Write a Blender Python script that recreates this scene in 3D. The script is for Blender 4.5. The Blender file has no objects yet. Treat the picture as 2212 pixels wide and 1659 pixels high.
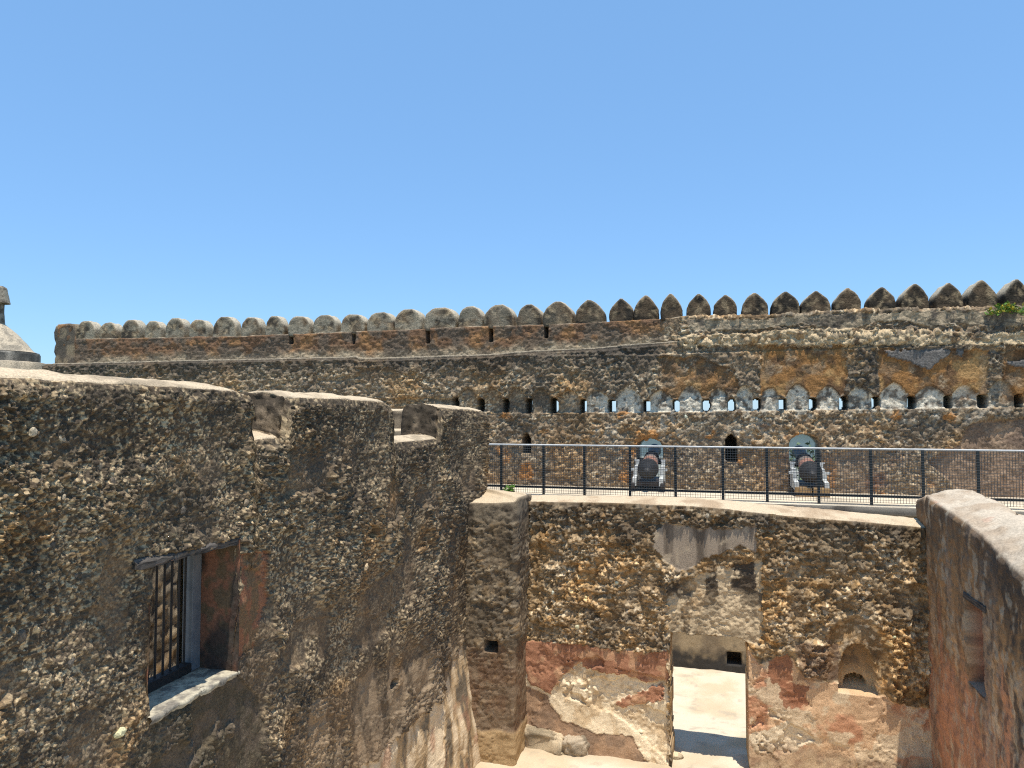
import bpy, bmesh, math, random
import numpy as np
from mathutils import Vector

# ------------------------------------------------------------------ camera, sky, sun, exposure
scene = bpy.context.scene
COL = scene.collection
EYE = 5.0                                   # eye height above the courtyard floor (z = 0)
F, CX, CY = 1560.0, 1106.0, 829.5           # focal length / centre in the units of a 2212 px wide print
YAW = math.atan(0.274)                      # the buildings' axes are x and y; the camera looks to the left of +y
PITCH = math.atan(63.0 / F)
ca, sa, cp, sp = math.cos(YAW), math.sin(YAW), math.cos(PITCH), math.sin(PITCH)

cam_d = bpy.data.cameras.new('camera')
cam_d.sensor_width = 36.0
cam_d.lens = F / 2212.0 * 36.0
cam_d.clip_start = 0.05
cam_d.clip_end = 6000.0
cam = bpy.data.objects.new('camera', cam_d)
COL.objects.link(cam)
cam.location = (0, 0, EYE)
cam.rotation_euler = (math.radians(90) + PITCH, 0, YAW)
scene.camera = cam

SUN = Vector((0.12, -0.21, 1.0)).normalized()
SUN_EL = math.asin(SUN.z)
world = bpy.data.worlds.new('World')
scene.world = world
world.use_nodes = True
wn = world.node_tree.nodes
wl = world.node_tree.links
for n in list(wn):
    wn.remove(n)
w_out = wn.new('ShaderNodeOutputWorld')
w_bg = wn.new('ShaderNodeBackground')
w_sky = wn.new('ShaderNodeTexSky')
w_sky.sky_type = 'NISHITA'
w_sky.sun_disc = False
w_sky.sun_elevation = SUN_EL
w_sky.sun_rotation = math.atan2(SUN.x, SUN.y)
w_sky.altitude = 0.0
w_sky.air_density = 1.0
w_sky.dust_density = 0.3
w_sky.ozone_density = 2.0
w_bg.inputs['Strength'].default_value = 0.135
w_tint = wn.new('ShaderNodeMix'); w_tint.data_type = 'RGBA'; w_tint.blend_type = 'MULTIPLY'; w_tint.inputs['Factor'].default_value = 1.0
w_tint.inputs['B'].default_value = (0.87, 1.06, 1.25, 1)          # clear tropical air: bluer than the model's default
w_base = wn.new('ShaderNodeMix'); w_base.data_type = 'RGBA'; w_base.inputs['Factor'].default_value = 0.5
w_base.inputs['B'].default_value = (1.65, 3.45, 6.0, 1)
wl.new(w_sky.outputs['Color'], w_tint.inputs['A'])
wl.new(w_tint.outputs['Result'], w_base.inputs['A'])
wl.new(w_base.outputs['Result'], w_bg.inputs['Color'])
wl.new(w_bg.outputs['Background'], w_out.inputs['Surface'])

sun_d = bpy.data.lights.new('sun', 'SUN')
sun_d.energy = 5.0
sun_d.angle = math.radians(0.5)
sun_d.color = (1.0, 0.94, 0.84)
sun = bpy.data.objects.new('sun', sun_d)
COL.objects.link(sun)
sun.location = (0, 0, 60)
sun.rotation_euler = SUN.to_track_quat('Z', 'Y').to_euler()

scene.view_settings.view_transform = 'Standard'
scene.view_settings.look = 'None'
scene.view_settings.exposure = 0.26
scene.view_settings.gamma = 1.0
scene.view_settings.use_curve_mapping = False
scene.cycles.max_bounces = 6
scene.cycles.diffuse_bounces = 4
scene.cycles.use_denoising = False          # keep the grain of the stone
scene.cycles.filter_width = 1.15

random.seed(7)
RNG = np.random.default_rng(11)

# ------------------------------------------------------------------ measuring: a print point to a ray
def ray(x, y):
    u = (x - CX) / F
    v = (CY - y) / F
    fw = cp - v * sp
    up = sp + v * cp
    return np.array([u * ca - fw * sa, u * sa + fw * ca, up])

class Frame:
    """a vertical masonry plane: o + a*s - n*d + z"""
    def __init__(self, o, a, n):
        self.o = np.array(o, float); self.a = np.array(a, float); self.n = np.array(n, float)
    def pix(self, x, y, d=0.0):
        r = ray(x, y)
        o = self.o - self.n * d
        t = (o @ self.n) / (r @ self.n)
        p = r * t
        return float((p - o) @ self.a), float(p[2]) + EYE
    def pos(self, s, d, z):
        s = np.asarray(s)[..., None]; d = np.asarray(d)[..., None]; z = np.asarray(z)[..., None]
        return self.o + self.a * s - self.n * d + np.array([0, 0, 1.0]) * z
    def S(self, x, d=0.0):
        return self.pix(x, 900, d)[0]
    def xs(self, x0, x1, step, d=0.0):
        return np.array([self.S(x, d) for x in np.arange(x0, x1 + step * .5, step)])

# ------------------------------------------------------------------ noise in numpy
def _hash(ix, iy, iz, seed):
    with np.errstate(over='ignore'):
        h = (ix.astype(np.uint32) * np.uint32(0x8da6b343)) ^ (iy.astype(np.uint32) * np.uint32(0xd8163841)) \
            ^ (iz.astype(np.uint32) * np.uint32(0xcb1ab31f)) ^ np.uint32((seed * 0x9E3779B1) & 0xffffffff)
        h ^= h >> np.uint32(15); h *= np.uint32(0x2c1b3c6d)
        h ^= h >> np.uint32(12); h *= np.uint32(0x297a2d39)
        h ^= h >> np.uint32(15)
    return h
def _rnd(ix, iy, iz, seed):
    return _hash(ix, iy, iz, seed).astype(np.float32) * np.float32(1 / 4294967296.0)
from concurrent.futures import ThreadPoolExecutor
POOL = ThreadPoolExecutor(4)
def _vn(P, seed):
    i = np.floor(P); f = P - i
    f = f * f * f * (f * (f * 6 - 15) + 10)
    i = i.astype(np.int32).view(np.uint32)
    hx = i[:, 0] * np.uint32(0x8da6b343); hy = i[:, 1] * np.uint32(0xd8163841); hz = i[:, 2] * np.uint32(0xcb1ab31f) ^ np.uint32((seed * 0x9E3779B1) & 0xffffffff)
    hz2 = (i[:, 2] + np.uint32(1)) * np.uint32(0xcb1ab31f) ^ np.uint32((seed * 0x9E3779B1) & 0xffffffff)
    fx, fy, fz = f[:, 0], f[:, 1], f[:, 2]
    def r(h):
        h = h ^ (h >> np.uint32(15)); h = h * np.uint32(0x2c1b3c6d); h ^= h >> np.uint32(13); h *= np.uint32(0x297a2d39); h ^= h >> np.uint32(16)
        return h.astype(np.float32)
    res = []
    for Z in (hz, hz2):
        row = []
        for dy in (0, 1):
            Y = (hy + np.uint32(0xd8163841) if dy else hy) ^ Z
            p = r(hx ^ Y); q = r((hx + np.uint32(0x8da6b343)) ^ Y)
            row.append(p + (q - p) * fx)
        res.append(row[0] + (row[1] - row[0]) * fy)
    return (res[0] + (res[1] - res[0]) * fz) * np.float32(1 / 4294967296.0)
def vnoise(P, seed):
    P = np.asarray(P, np.float32); shp = P.shape[:-1]; Q = P.reshape(-1, 3)
    n = len(Q)
    if n < 20000:
        with np.errstate(over='ignore'): return _vn(Q, seed).reshape(shp)
    ch = [Q[k:k + 32768] for k in range(0, n, 32768)]
    return np.concatenate(list(POOL.map(lambda q: _vn(q, seed), ch))).reshape(shp)
def fbm(P, scale, seed, octv=3, stretch=(1, 1, 1)):
    Q = (np.asarray(P) * (np.array(stretch) / scale)).astype(np.float32)
    a, s, t = 1.0, 0, 0
    for k in range(octv):
        s = s + a * vnoise(Q, seed + k * 17); t += a
        Q = Q * 2.03 + 7.1; a *= 0.5
    return s / t
def worley(u, v, seed):
    shp = u.shape; U = u.ravel(); V = v.ravel(); n = len(U)
    parts = list(POOL.map(lambda k: _worley(U[k:k + 32768], V[k:k + 32768], seed), range(0, n, 32768)))
    return tuple(np.concatenate([p[q] for p in parts]).reshape(shp) for q in range(3))
def _worley(u, v, seed):
    iu = np.floor(u).astype(np.int64); iv = np.floor(v).astype(np.int64)
    best = np.full(u.shape, 9.0, np.float32); rid = np.zeros(u.shape, np.float32); rid2 = np.zeros(u.shape, np.float32)
    zz = np.zeros_like(iu)
    for du in (-1, 0, 1):
        for dv in (-1, 0, 1):
            cu, cv = iu + du, iv + dv
            px = cu + .1 + .8 * _rnd(cu, cv, zz, seed); py = cv + .1 + .8 * _rnd(cu, cv, zz + 1, seed)
            d = (px - u) ** 2 + (py - v) ** 2
            m = d < best
            best = np.where(m, d, best)
            rid = np.where(m, _rnd(cu, cv, zz + 2, seed), rid)
            rid2 = np.where(m, _rnd(cu, cv, zz + 3, seed), rid2)
    return np.sqrt(best), rid, rid2
def sstep(a, b, x):
    t = np.clip((x - a) / (b - a), 0, 1)
    return t * t * (3 - 2 * t)
def lumps(s, t, P, size, seed, warp=.55, aspect=1.35, fill=.62):
    w1 = fbm(P, size * 1.3, seed + 5, 2) - .5; w2 = fbm(P, size * 1.3, seed + 9, 2) - .5
    u = (s + w1 * size * warp * 2) / (size * aspect); v = (t + w2 * size * warp * 2) / size
    f, r1, r2 = worley(u, v, seed)
    dome = np.clip(1 - (f / fill) ** 2, 0, 1) ** .6
    return dome * (.25 + .75 * r1), dome, r2
def ridged(P, scale, seed, octv=3, stretch=(1, 1, 1), gain=.55):
    Q = (np.asarray(P) * (np.array(stretch) / scale)).astype(np.float32)
    a, r, t = 1.0, 0, 0
    for k in range(octv):
        r = r + a * (1 - np.abs(2 * vnoise(Q, seed + k * 13) - 1)); t += a
        Q = Q * 2.11 + 3.7; a *= gain
    return r / t
def coral(s, t, P, size, seed, aspect=1.3):
    """ragged coral rag: warped lumps of two sizes broken by ridges; returns height, dome and colour key of the small lumps, key of the big ones"""
    w = fbm(P, size * 1.1, seed + 1, 3) - .5; v = fbm(P, size * 1.1, seed + 2, 3) - .5
    hb, db, rb = lumps(s + w * size * 1.3, t + v * size * 1.0, P, size, seed + 3, .5, aspect, .60)
    hs, ds, rs = lumps(s + w * size * .5, t + v * size * .5, P, size * .40, seed + 4, .7, aspect, .58)
    rg = ridged(P, size * .8, seed + 5, 4, gain=.72)
    pres = sstep(.38, .62, fbm(P, size * 3.5, seed + 6, 2))
    p2 = sstep(.36, .60, fbm(P, size * 2.2, seed + 7, 3))
    rl = ridged(P, size * 3.2, seed + 8, 2)
    speck = fbm(P, size * .30, seed + 9, 4)
    h = .26 * hb * (.25 + .75 * pres) + .12 * hs * p2 + .85 * rg ** 1.6 * (.45 + .55 * p2) + .40 * rl
    ds2 = sstep(.46, .58, speck + (ds - .4) * .12)
    return h, ds2 * (.35 + .65 * p2), rs, rb, db * pres
def lerp(a, b, m):
    return a + (np.asarray(b) - a) * m[..., None]
def inpoly(poly, S, Z):
    c = np.zeros(S.shape, bool)
    n = len(poly)
    for k in range(n):
        x1, y1 = poly[k]; x2, y2 = poly[(k + 1) % n]
        if y1 == y2: continue
        c ^= ((y1 > Z) != (y2 > Z)) & (S < (x2 - x1) * (Z - y1) / (y2 - y1) + x1)
    return c

# ------------------------------------------------------------------ materials
def new_mat(name):
    m = bpy.data.materials.new(name); m.use_nodes = True
    nt = m.node_tree
    b = nt.nodes['Principled BSDF']
    b.inputs['Roughness'].default_value = .95
    b.inputs['Specular IOR Level'].default_value = .12
    return m, nt, b
def masonry(name, source='albedo', grain=70.0, amt=.35, bump=.4, dist=.006, obj_color=False):
    m, nt, b = new_mat(name)
    N, L = nt.nodes, nt.links
    if obj_color:
        src = N.new('ShaderNodeObjectInfo').outputs['Color']
    else:
        a = N.new('ShaderNodeAttribute'); a.attribute_name = source; src = a.outputs['Color']
    tc = N.new('ShaderNodeTexCoord')
    no = N.new('ShaderNodeTexNoise'); no.inputs['Scale'].default_value = grain; no.inputs['Detail'].default_value = 5; no.inputs['Roughness'].default_value = .7
    geo = N.new('ShaderNodeNewGeometry')
    L.new(geo.outputs['Position'], no.inputs['Vector'])
    mr = N.new('ShaderNodeMapRange'); mr.inputs['From Min'].default_value = .25; mr.inputs['From Max'].default_value = .75
    mr.inputs['To Min'].default_value = 1 - amt; mr.inputs['To Max'].default_value = 1 + amt
    L.new(no.outputs['Fac'], mr.inputs['Value'])
    mx = N.new('ShaderNodeMix'); mx.data_type = 'RGBA'; mx.blend_type = 'MULTIPLY'; mx.inputs['Factor'].default_value = 1
    L.new(src, mx.inputs['A']); L.new(mr.outputs['Result'], mx.inputs['B'])
    L.new(mx.outputs['Result'], b.inputs['Base Color'])
    if bump:
        n2 = N.new('ShaderNodeTexNoise'); n2.inputs['Scale'].default_value = grain * 1.3; n2.inputs['Detail'].default_value = 4
        L.new(geo.outputs['Position'], n2.inputs['Vector'])
        bp = N.new('ShaderNodeBump'); bp.inputs['Strength'].default_value = bump; bp.inputs['Distance'].default_value = dist
        L.new(n2.outputs['Fac'], bp.inputs['Height']); L.new(bp.outputs['Normal'], b.inputs['Normal'])
    return m
def plain(name, c1, c2, scale=12, rough=.8, spec=.2, metal=0.0, bump=0.0, stretch=None):
    m, nt, b = new_mat(name)
    N, L = nt.nodes, nt.links
    tc = N.new('ShaderNodeTexCoord'); mp = N.new('ShaderNodeMapping')
    if stretch: mp.inputs['Scale'].default_value = stretch
    L.new(tc.outputs['Object'], mp.inputs['Vector'])
    no = N.new('ShaderNodeTexNoise'); no.inputs['Scale'].default_value = scale; no.inputs['Detail'].default_value = 6; no.inputs['Roughness'].default_value = .65
    L.new(mp.outputs['Vector'], no.inputs['Vector'])
    cr = N.new('ShaderNodeValToRGB')
    cr.color_ramp.elements[0].position = .32; cr.color_ramp.elements[0].color = (*c1, 1)
    cr.color_ramp.elements[1].position = .68; cr.color_ramp.elements[1].color = (*c2, 1)
    L.new(no.outputs['Fac'], cr.inputs['Fac']); L.new(cr.outputs['Color'], b.inputs['Base Color'])
    b.inputs['Roughness'].default_value = rough; b.inputs['Specular IOR Level'].default_value = spec; b.inputs['Metallic'].default_value = metal
    if bump:
        bp = N.new('ShaderNodeBump'); bp.inputs['Strength'].default_value = bump; bp.inputs['Distance'].default_value = .01
        L.new(no.outputs['Fac'], bp.inputs['Height']); L.new(bp.outputs['Normal'], b.inputs['Normal'])
    return m

M_MASON = masonry('coral_masonry', grain=75, amt=.55, bump=.6, dist=.008)
M_FAR = masonry('far_masonry', grain=24, amt=.6, bump=.7, dist=.02)
M_SMOOTH = masonry('weathered_plaster', grain=45, amt=.38, bump=.45)
M_STONE = masonry('coral_stone', grain=55, amt=.4, bump=.6, dist=.01, obj_color=True)
M_SAND = masonry('sand_floor', grain=40, amt=.12, bump=.35, dist=.008)
M_WOOD = plain('grey_wood', (.02, .018, .016), (.16, .14, .12), 5, .9, .1, bump=.8, stretch=(7, .8, 9))
M_WOODP = plain('painted_wood', (.10, .11, .125), (.2, .2, .2), 6, .6, .3)
M_IRON = plain('black_iron', (.012, .011, .011), (.04, .03, .025), 30, .6, .35)
M_POST = plain('dark_green_steel', (.012, .018, .020), (.03, .038, .04), 20, .5, .4)
M_WIRE = plain('wire', (.05, .055, .055), (.1, .1, .1), 30, .5, .4)
M_RAIL = plain('pale_rail', (.42, .42, .40), (.58, .58, .56), 8, .45, .4)
M_GUN = plain('gun_iron', (.018, .018, .019), (.05, .048, .047), 14, .55, .3, bump=.1)
M_RUST = plain('rust_iron', (.22, .10, .07), (.34, .19, .145), 10, .7, .25, bump=.1)
M_CHASE = plain('worn_iron', (.13, .10, .085), (.24, .195, .17), 10, .7, .2, bump=.1)
M_CARR = plain('whitewashed_carriage', (.38, .40, .40), (.62, .63, .60), 8, .8, .2, bump=.1)
M_TIMBER = plain('tan_timber', (.20, .115, .05), (.40, .27, .13), 9, .85, .15, bump=.2, stretch=(6, 1, 1))
M_LEAF = plain('leaf_green', (.06, .13, .018), (.16, .28, .05), 6, .6, .3)
M_LEAFY = plain('leaf_yellow', (.38, .34, .03), (.55, .45, .06), 6, .6, .3)
M_TREE = plain('tree_leaf', (.06, .09, .045), (.15, .20, .11), 3, .7, .2)
M_BARK = plain('bark', (.06, .05, .04), (.14, .11, .09), 8, .9, .1)
M_WHITE = plain('white_render', (.60, .58, .50), (.72, .69, .60), 2, .9, .1)
M_ROOF = plain('green_roof', (.09, .13, .10), (.15, .20, .16), 5, .7, .2)
M_GLASS = plain('dark_pane', (.02, .025, .03), (.05, .06, .07), 2, .15, .5)

# ------------------------------------------------------------------ mesh helpers
def link(o, parent=None):
    COL.objects.link(o)
    if parent is not None: o.parent = parent
    return o
def tag(o, label=None, cat=None, group=None, kind=None):
    if label: o['label'] = label
    if cat: o['category'] = cat
    if group: o['group'] = group
    if kind: o['kind'] = kind
    return o
def empty(name, label, cat, loc=(0, 0, 0), group=None):
    o = bpy.data.objects.new(name, None); o.location = loc; link(o)
    o.empty_display_size = .2
    return tag(o, label, cat, group)
def raw_mesh(name, V, Q, C=None, mat=None, smooth=False):
    """V (n,3), Q (k,4) quads"""
    used = np.unique(Q)
    remap = np.zeros(len(V), np.int64); remap[used] = np.arange(len(used))
    V = np.ascontiguousarray(V[used], np.float32); Q = remap[Q]
    me = bpy.data.meshes.new(name)
    me.vertices.add(len(V)); me.vertices.foreach_set('co', V.ravel())
    me.loops.add(Q.size); me.loops.foreach_set('vertex_index', Q.astype(np.int32).ravel())
    me.polygons.add(len(Q)); me.polygons.foreach_set('loop_start', np.arange(0, Q.size, 4, dtype=np.int32))
    if smooth: me.polygons.foreach_set('use_smooth', np.ones(len(Q), bool))
    me.update(calc_edges=True)
    if C is not None:
        a = me.color_attributes.new('albedo', 'FLOAT_COLOR', 'POINT')
        c4 = np.ones((len(V), 4), np.float32); c4[:, :3] = np.clip(C[used], .008, .85)
        a.data.foreach_set('color', c4.ravel())
    if mat: me.materials.append(mat)
    return me
def grid_faces(n, m, keep=None):
    i, j = np.meshgrid(np.arange(n - 1), np.arange(m - 1), indexing='ij')
    q = np.stack([i * m + j, (i + 1) * m + j, (i + 1) * m + j + 1, i * m + j + 1], -1)
    if keep is not None: q = q[keep]
    return q.reshape(-1, 4)
def grid_obj(name, P, C, mat, parent=None, keep=None, smooth=False):
    n, m = P.shape[:2]
    C = np.broadcast_to(np.asarray(C, float), P.shape)
    if mat is M_MASON: C = C * WARM
    if mat is M_FAR: C = C * np.array([1.03, 1.0, .94]) * 1.22
    me = raw_mesh(name, P.reshape(-1, 3), grid_faces(n, m, keep), C.reshape(-1, 3), mat, smooth)
    return link(bpy.data.objects.new(name, me), parent)
def grid_normals(P):
    a = np.gradient(P, axis=0); b = np.gradient(P, axis=1)
    n = np.cross(a, b)
    n /= np.maximum(np.linalg.norm(n, axis=-1, keepdims=True), 1e-9)
    return n
class MB:
    """collects boxes / tubes / lathes into ONE mesh"""
    def __init__(self): self.v = []; self.f = []
    def box(self, lo, hi, taper=0.0):
        x0, y0, z0 = lo; x1, y1, z1 = hi; b = len(self.v); t = taper
        self.v += [(x0, y0, z0), (x1, y0, z0), (x1, y1, z0), (x0, y1, z0), (x0 + t, y0 + t, z1), (x1 - t, y0 + t, z1), (x1 - t, y1 - t, z1), (x0 + t, y1 - t, z1)]
        self.f += [tuple(b + k for k in q) for q in ((3, 2, 1, 0), (4, 5, 6, 7), (0, 1, 5, 4), (1, 2, 6, 5), (2, 3, 7, 6), (3, 0, 4, 7))]
        return self
    def lathe(self, prof, origin, axis, seg=24, sweep=(0, 2 * math.pi)):
        ax = Vector(axis).normalized(); q = ax.to_track_quat('Z', 'Y'); o = Vector(origin); b = len(self.v); full = abs(sweep[1] - sweep[0] - 2 * math.pi) < 1e-6
        ns = seg if full else seg + 1
        for r, h in prof:
            for k in range(ns):
                t = sweep[0] + (sweep[1] - sweep[0]) * k / seg
                self.v.append(tuple(o + q @ Vector((r * math.cos(t), r * math.sin(t), h))))
        for i in range(len(prof) - 1):
            for k in range(seg):
                k2 = (k + 1) % ns
                self.f.append((b + i * ns + k, b + i * ns + k2, b + (i + 1) * ns + k2, b + (i + 1) * ns + k))
        return self
    def tube(self, p, q, r, seg=6, r2=None):
        p, q = Vector(p), Vector(q); r2 = r if r2 is None else r2
        return self.lathe([(0.0001, 0), (r, 0), (r2, (q - p).length), (0.0001, (q - p).length)], p, q - p, seg)
    def prism(self, pts, fn, t):
        """outline pts extruded by vector t; fn maps 2D -> 3D"""
        b = len(self.v); n = len(pts); t = Vector(t)
        for p in pts: self.v.append(tuple(fn(p)))
        for p in pts: self.v.append(tuple(Vector(fn(p)) + t))
        self.f.append(tuple(range(b + n - 1, b - 1, -1))); self.f.append(tuple(range(b + n, b + 2 * n)))
        for k in range(n):
            k2 = (k + 1) % n
            self.f.append((b + k, b + k2, b + n + k2, b + n + k))
        return self
    def build(self, name, mat, parent=None, bevel=0.0, smooth=False, origin=None):
        me = bpy.data.meshes.new(name)
        me.from_pydata(self.v, [], self.f)
        bm = bmesh.new(); bm.from_mesh(me)
        bmesh.ops.recalc_face_normals(bm, faces=bm.faces)
        if bevel: bmesh.ops.bevel(bm, geom=list(bm.edges), offset=bevel, segments=1, affect='EDGES', clamp_overlap=True)
        bm.to_mesh(me); bm.free()
        if smooth:
            me.polygons.foreach_set('use_smooth', np.ones(len(me.polygons), bool))
            try: me.set_sharp_from_angle(angle=math.radians(40))
            except Exception: pass
        me.materials.append(mat)
        return link(bpy.data.objects.new(name, me), parent)

WARM = np.array([1.10, 1.0, .87])
# colours (linear, real-world)
BLACK = np.array([.030, .027, .024]); DARK = np.array([.085, .073, .060]); BROWN = np.array([.17, .115, .070])
OCHRE = np.array([.34, .205, .088]); RUSTO = np.array([.33, .155, .050]); PALE = np.array([.47, .40, .29]); GREY = np.array([.27, .24, .195])
CREAM = np.array([.60, .52, .40]); RED = np.array([.33, .155, .095]); PINK = np.array([.46, .25, .165]); SANDC = np.array([.60, .52, .40])
TAN = np.array([.36, .275, .175]); COPING = np.array([.46, .40, .31]); LICHEN = np.array([.44, .405, .335]); PLUM = np.array([.14, .085, .065])

def stone_tint(r):
    c = np.zeros(r.shape + (3,)) + GREY
    c = lerp(c, PALE, sstep(.25, .45, r)); c = lerp(c, TAN, sstep(.55, .62, r)); c = lerp(c, OCHRE * np.array([.95, 1.05, 1.2]), sstep(.86, .89, r)); c = lerp(c, GREY * .6, sstep(.94, .96, r))
    return c

# ------------------------------------------------------------------ stones set in the masonry
STONE_MESH = []
def make_stones():
    for k in range(8):
        bm = bmesh.new(); bmesh.ops.create_icosphere(bm, subdivisions=2, radius=1)
        P = np.array([v.co[:] for v in bm.verts])
        h = .62 + .65 * fbm(P, .8, 300 + k, 3)
        flat = np.array([random.uniform(.8, 1.2), random.uniform(.8, 1.1), random.uniform(.7, 1.0)])
        for v, q, hh in zip(bm.verts, P, h): v.co = Vector(q * hh * flat)
        me = bpy.data.meshes.new('stone'); bm.to_mesh(me); bm.free(); me.materials.append(M_STONE); STONE_MESH.append(me)
make_stones()
def set_stones(P, Nn, C, rough, parent, count, rmin, rmax, gain=1.35, mind=0.0):
    idx = np.argwhere(rough)
    pick = RNG.permutation(len(idx))
    got = []
    for k in pick:
        if len(got) >= count: break
        i, j = idx[k]; p = P[i, j]
        r = rmin + (rmax - rmin) * random.random() ** 2
        if any(abs(p[0] - g[0][0]) < (r + g[1]) * 1.1 and abs(p[1] - g[0][1]) < (r + g[1]) * 1.1 and abs(p[2] - g[0][2]) < (r + g[1]) * 1.1 for g in got): continue
        got.append((p, r))
        n = Nn[i, j]
        o = bpy.data.objects.new('stone', STONE_MESH[random.randrange(8)])
        o.location = Vector(p - n * r * .35)
        q = Vector(n).to_track_quat('Z', 'Y')
        e = q.to_euler(); o.rotation_euler = e
        o.rotation_euler.rotate_axis('Z', random.uniform(0, 6.28))
        o.scale = (r * random.uniform(.9, 1.4), r * random.uniform(.7, 1.0), r * random.uniform(.55, .8))
        c = np.clip(C[i, j] * gain * random.uniform(.75, 1.25), .03, .6); o.color = (*c, 1)
        link(o, parent)

# ================================================================== THE SETTING: ground and terrace
XL, XR, YM, YF = -3.5, 2.77, 10.9, 17.6
LEFT = Frame((XL, 0, 0), (0, 1, 0), (1, 0, 0))
RIGHT = Frame((XR, 0, 0), (0, 1, 0), (-1, 0, 0))
MID = Frame((0, YM, 0), (1, 0, 0), (0, -1, 0))
FAR = Frame((0, YF, 0), (1, 0, 0), (0, -1, 0))
# frames work relative to the eye; z is world height
for fr in (LEFT, RIGHT, MID, FAR):
    pass

def ground_z(X, Y):
    z = -.05 + .28 * sstep(-.2, 2.7, X) * (1 - sstep(11.2, 12.0, Y))
    z = z - .2 * sstep(11.4, 13.5, Y) * (1 - sstep(19, 24, Y))
    return z
gx = np.concatenate([[-2500, -400, -80, -30], np.concatenate([np.arange(-14, -4, .25), np.arange(-4, 4, .045), np.arange(4, 14.01, .25)]), [30, 80, 400, 2500]])
gy = np.concatenate([[-2500, -400, -80, -20, -6], np.concatenate([np.arange(-3, 8.9, .25), np.arange(9, 15.6, .045), np.arange(15.7, 18.01, .25)]), [22, 30, 60, 120, 400, 2500]])
GX, GY = np.meshgrid(gx, gy, indexing='ij')
GZ = ground_z(GX, GY)
GP = np.stack([GX, GY, GZ], -1)
near = (np.abs(GX) < 14) & (GY > -3) & (GY < 18)
GP[..., 2] += np.where(near, (fbm(GP, .9, 3, 3) - .5) * .09 + (fbm(GP, .25, 8, 3) - .5) * .035, 0)
gc = np.zeros(GP.shape) + SANDC
gc = lerp(gc, SANDC * np.array([.86, .80, .72]), sstep(.42, .66, fbm(GP, .8, 12, 5)))
gc = lerp(gc, SANDC * .62, sstep(.60, .72, fbm(GP, .16, 13, 4)) * .6)
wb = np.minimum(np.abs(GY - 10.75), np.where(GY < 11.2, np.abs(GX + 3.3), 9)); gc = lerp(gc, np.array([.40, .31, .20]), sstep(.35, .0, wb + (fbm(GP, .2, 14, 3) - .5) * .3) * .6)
gc = np.where((~near)[..., None], np.array([.13, .15, .085]), gc)
g = grid_obj('ground', GP, gc, M_SAND, smooth=True)
tag(g, 'pale bare sand floor of the walled courtyard', kind='structure')

TZ = EYE - 1.78
def slab(name, lo, hi, c, step, mat, amp=.006):
    xs = np.arange(lo[0], hi[0] + step, step)
    prof = [(lo[1] + .02, lo[2]), (lo[1], lo[2] + .02), (lo[1], hi[2] - .02), (lo[1] + .015, hi[2])] + [(y, hi[2]) for y in np.arange(lo[1] + .1, hi[1] + .1, .12)]
    yy = np.array([p[0] for p in prof]); zz = np.array([p[1] for p in prof])
    P = np.stack([np.repeat(xs[:, None], len(yy), 1), np.repeat(yy[None], len(xs), 0), np.repeat(zz[None], len(xs), 0)], -1)
    P[..., 2] += (fbm(P, .5, 77, 2) - .5) * amp * 2
    P[..., 1] += (fbm(P, .3, 79, 2) - .5) * amp * 4
    cc = np.zeros(P.shape) + c
    cc = lerp(cc, np.asarray(c) * .72, sstep(.5, .75, fbm(P, .8, 81, 3)))
    edge = (np.arange(len(yy)) < 3)[None, :] & np.ones(len(xs), bool)[:, None]
    cc = np.where(edge[..., None], lerp(np.zeros(P.shape) + GREY * .8, DARK, sstep(.4, .65, fbm(P, .35, 83, 3))), cc)
    return grid_obj(name, P, cc, mat)
o = slab('terrace_pavement', (-16, 15.22, TZ - .17), (12, 18.4, TZ), (.62, .53, .40), .12, M_SMOOTH)
tag(o, 'pale concrete terrace floor behind the wire railing', kind='structure')

# ================================================================== WALLS
# ---- left wall ---------------------------------------------------
left = empty('rubble_wall', 'dark rough coral wall with a barred window and stepped top, at the left', 'wall', (XL, 6, 0))
def T(y, a):                                  # helper: interpolate control points
    k = np.array(sorted(a)); return np.interp(y, k[:, 0], k[:, 1])
YS = [4.95, 5.40, 7.58, 9.02]
def left_top(s):
    ctl = [LEFT.pix(x, y, .2) for x, y in ((-200, 790), (0, 795), (250, 812), (420, 825), (505, 831), (540, 846), (600, 845), (700, 849), (820, 859), (850, 868), (930, 872), (980, 876), (1045, 884))]
    z = T(s, ctl)
    r = sstep(YS[0] - .22, YS[0], s) * (s < YS[0] + .05) * .07 + sstep(YS[2] - .25, YS[2], s) * (s < YS[2] + .05) * .09 + sstep(10.9, 11.1, s) * .05
    z = z - r * .5
    st = lambda c, w: sstep(c - w, c + w, s)
    notch1 = st(YS[0], .03) - st(YS[1], .06)
    notch2 = st(YS[2], .03) - st(YS[3], .06)
    z = z + (EYE - .15 - z) * notch1 + (EYE - .28 - z) * notch2
    return z
ss = LEFT.xs(-60, 1046, 2.0)
extra = np.concatenate([np.linspace(c - .07, c + .07, 26) for c in YS])
ss = np.unique(np.round(np.concatenate([[1.2, 1.6, 2.0, 2.2], ss, extra, [11.05, 11.1]]), 4))
ss = ss[(ss > 1.0) & (ss <= 11.1)]
ztop = left_top(ss)
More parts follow.
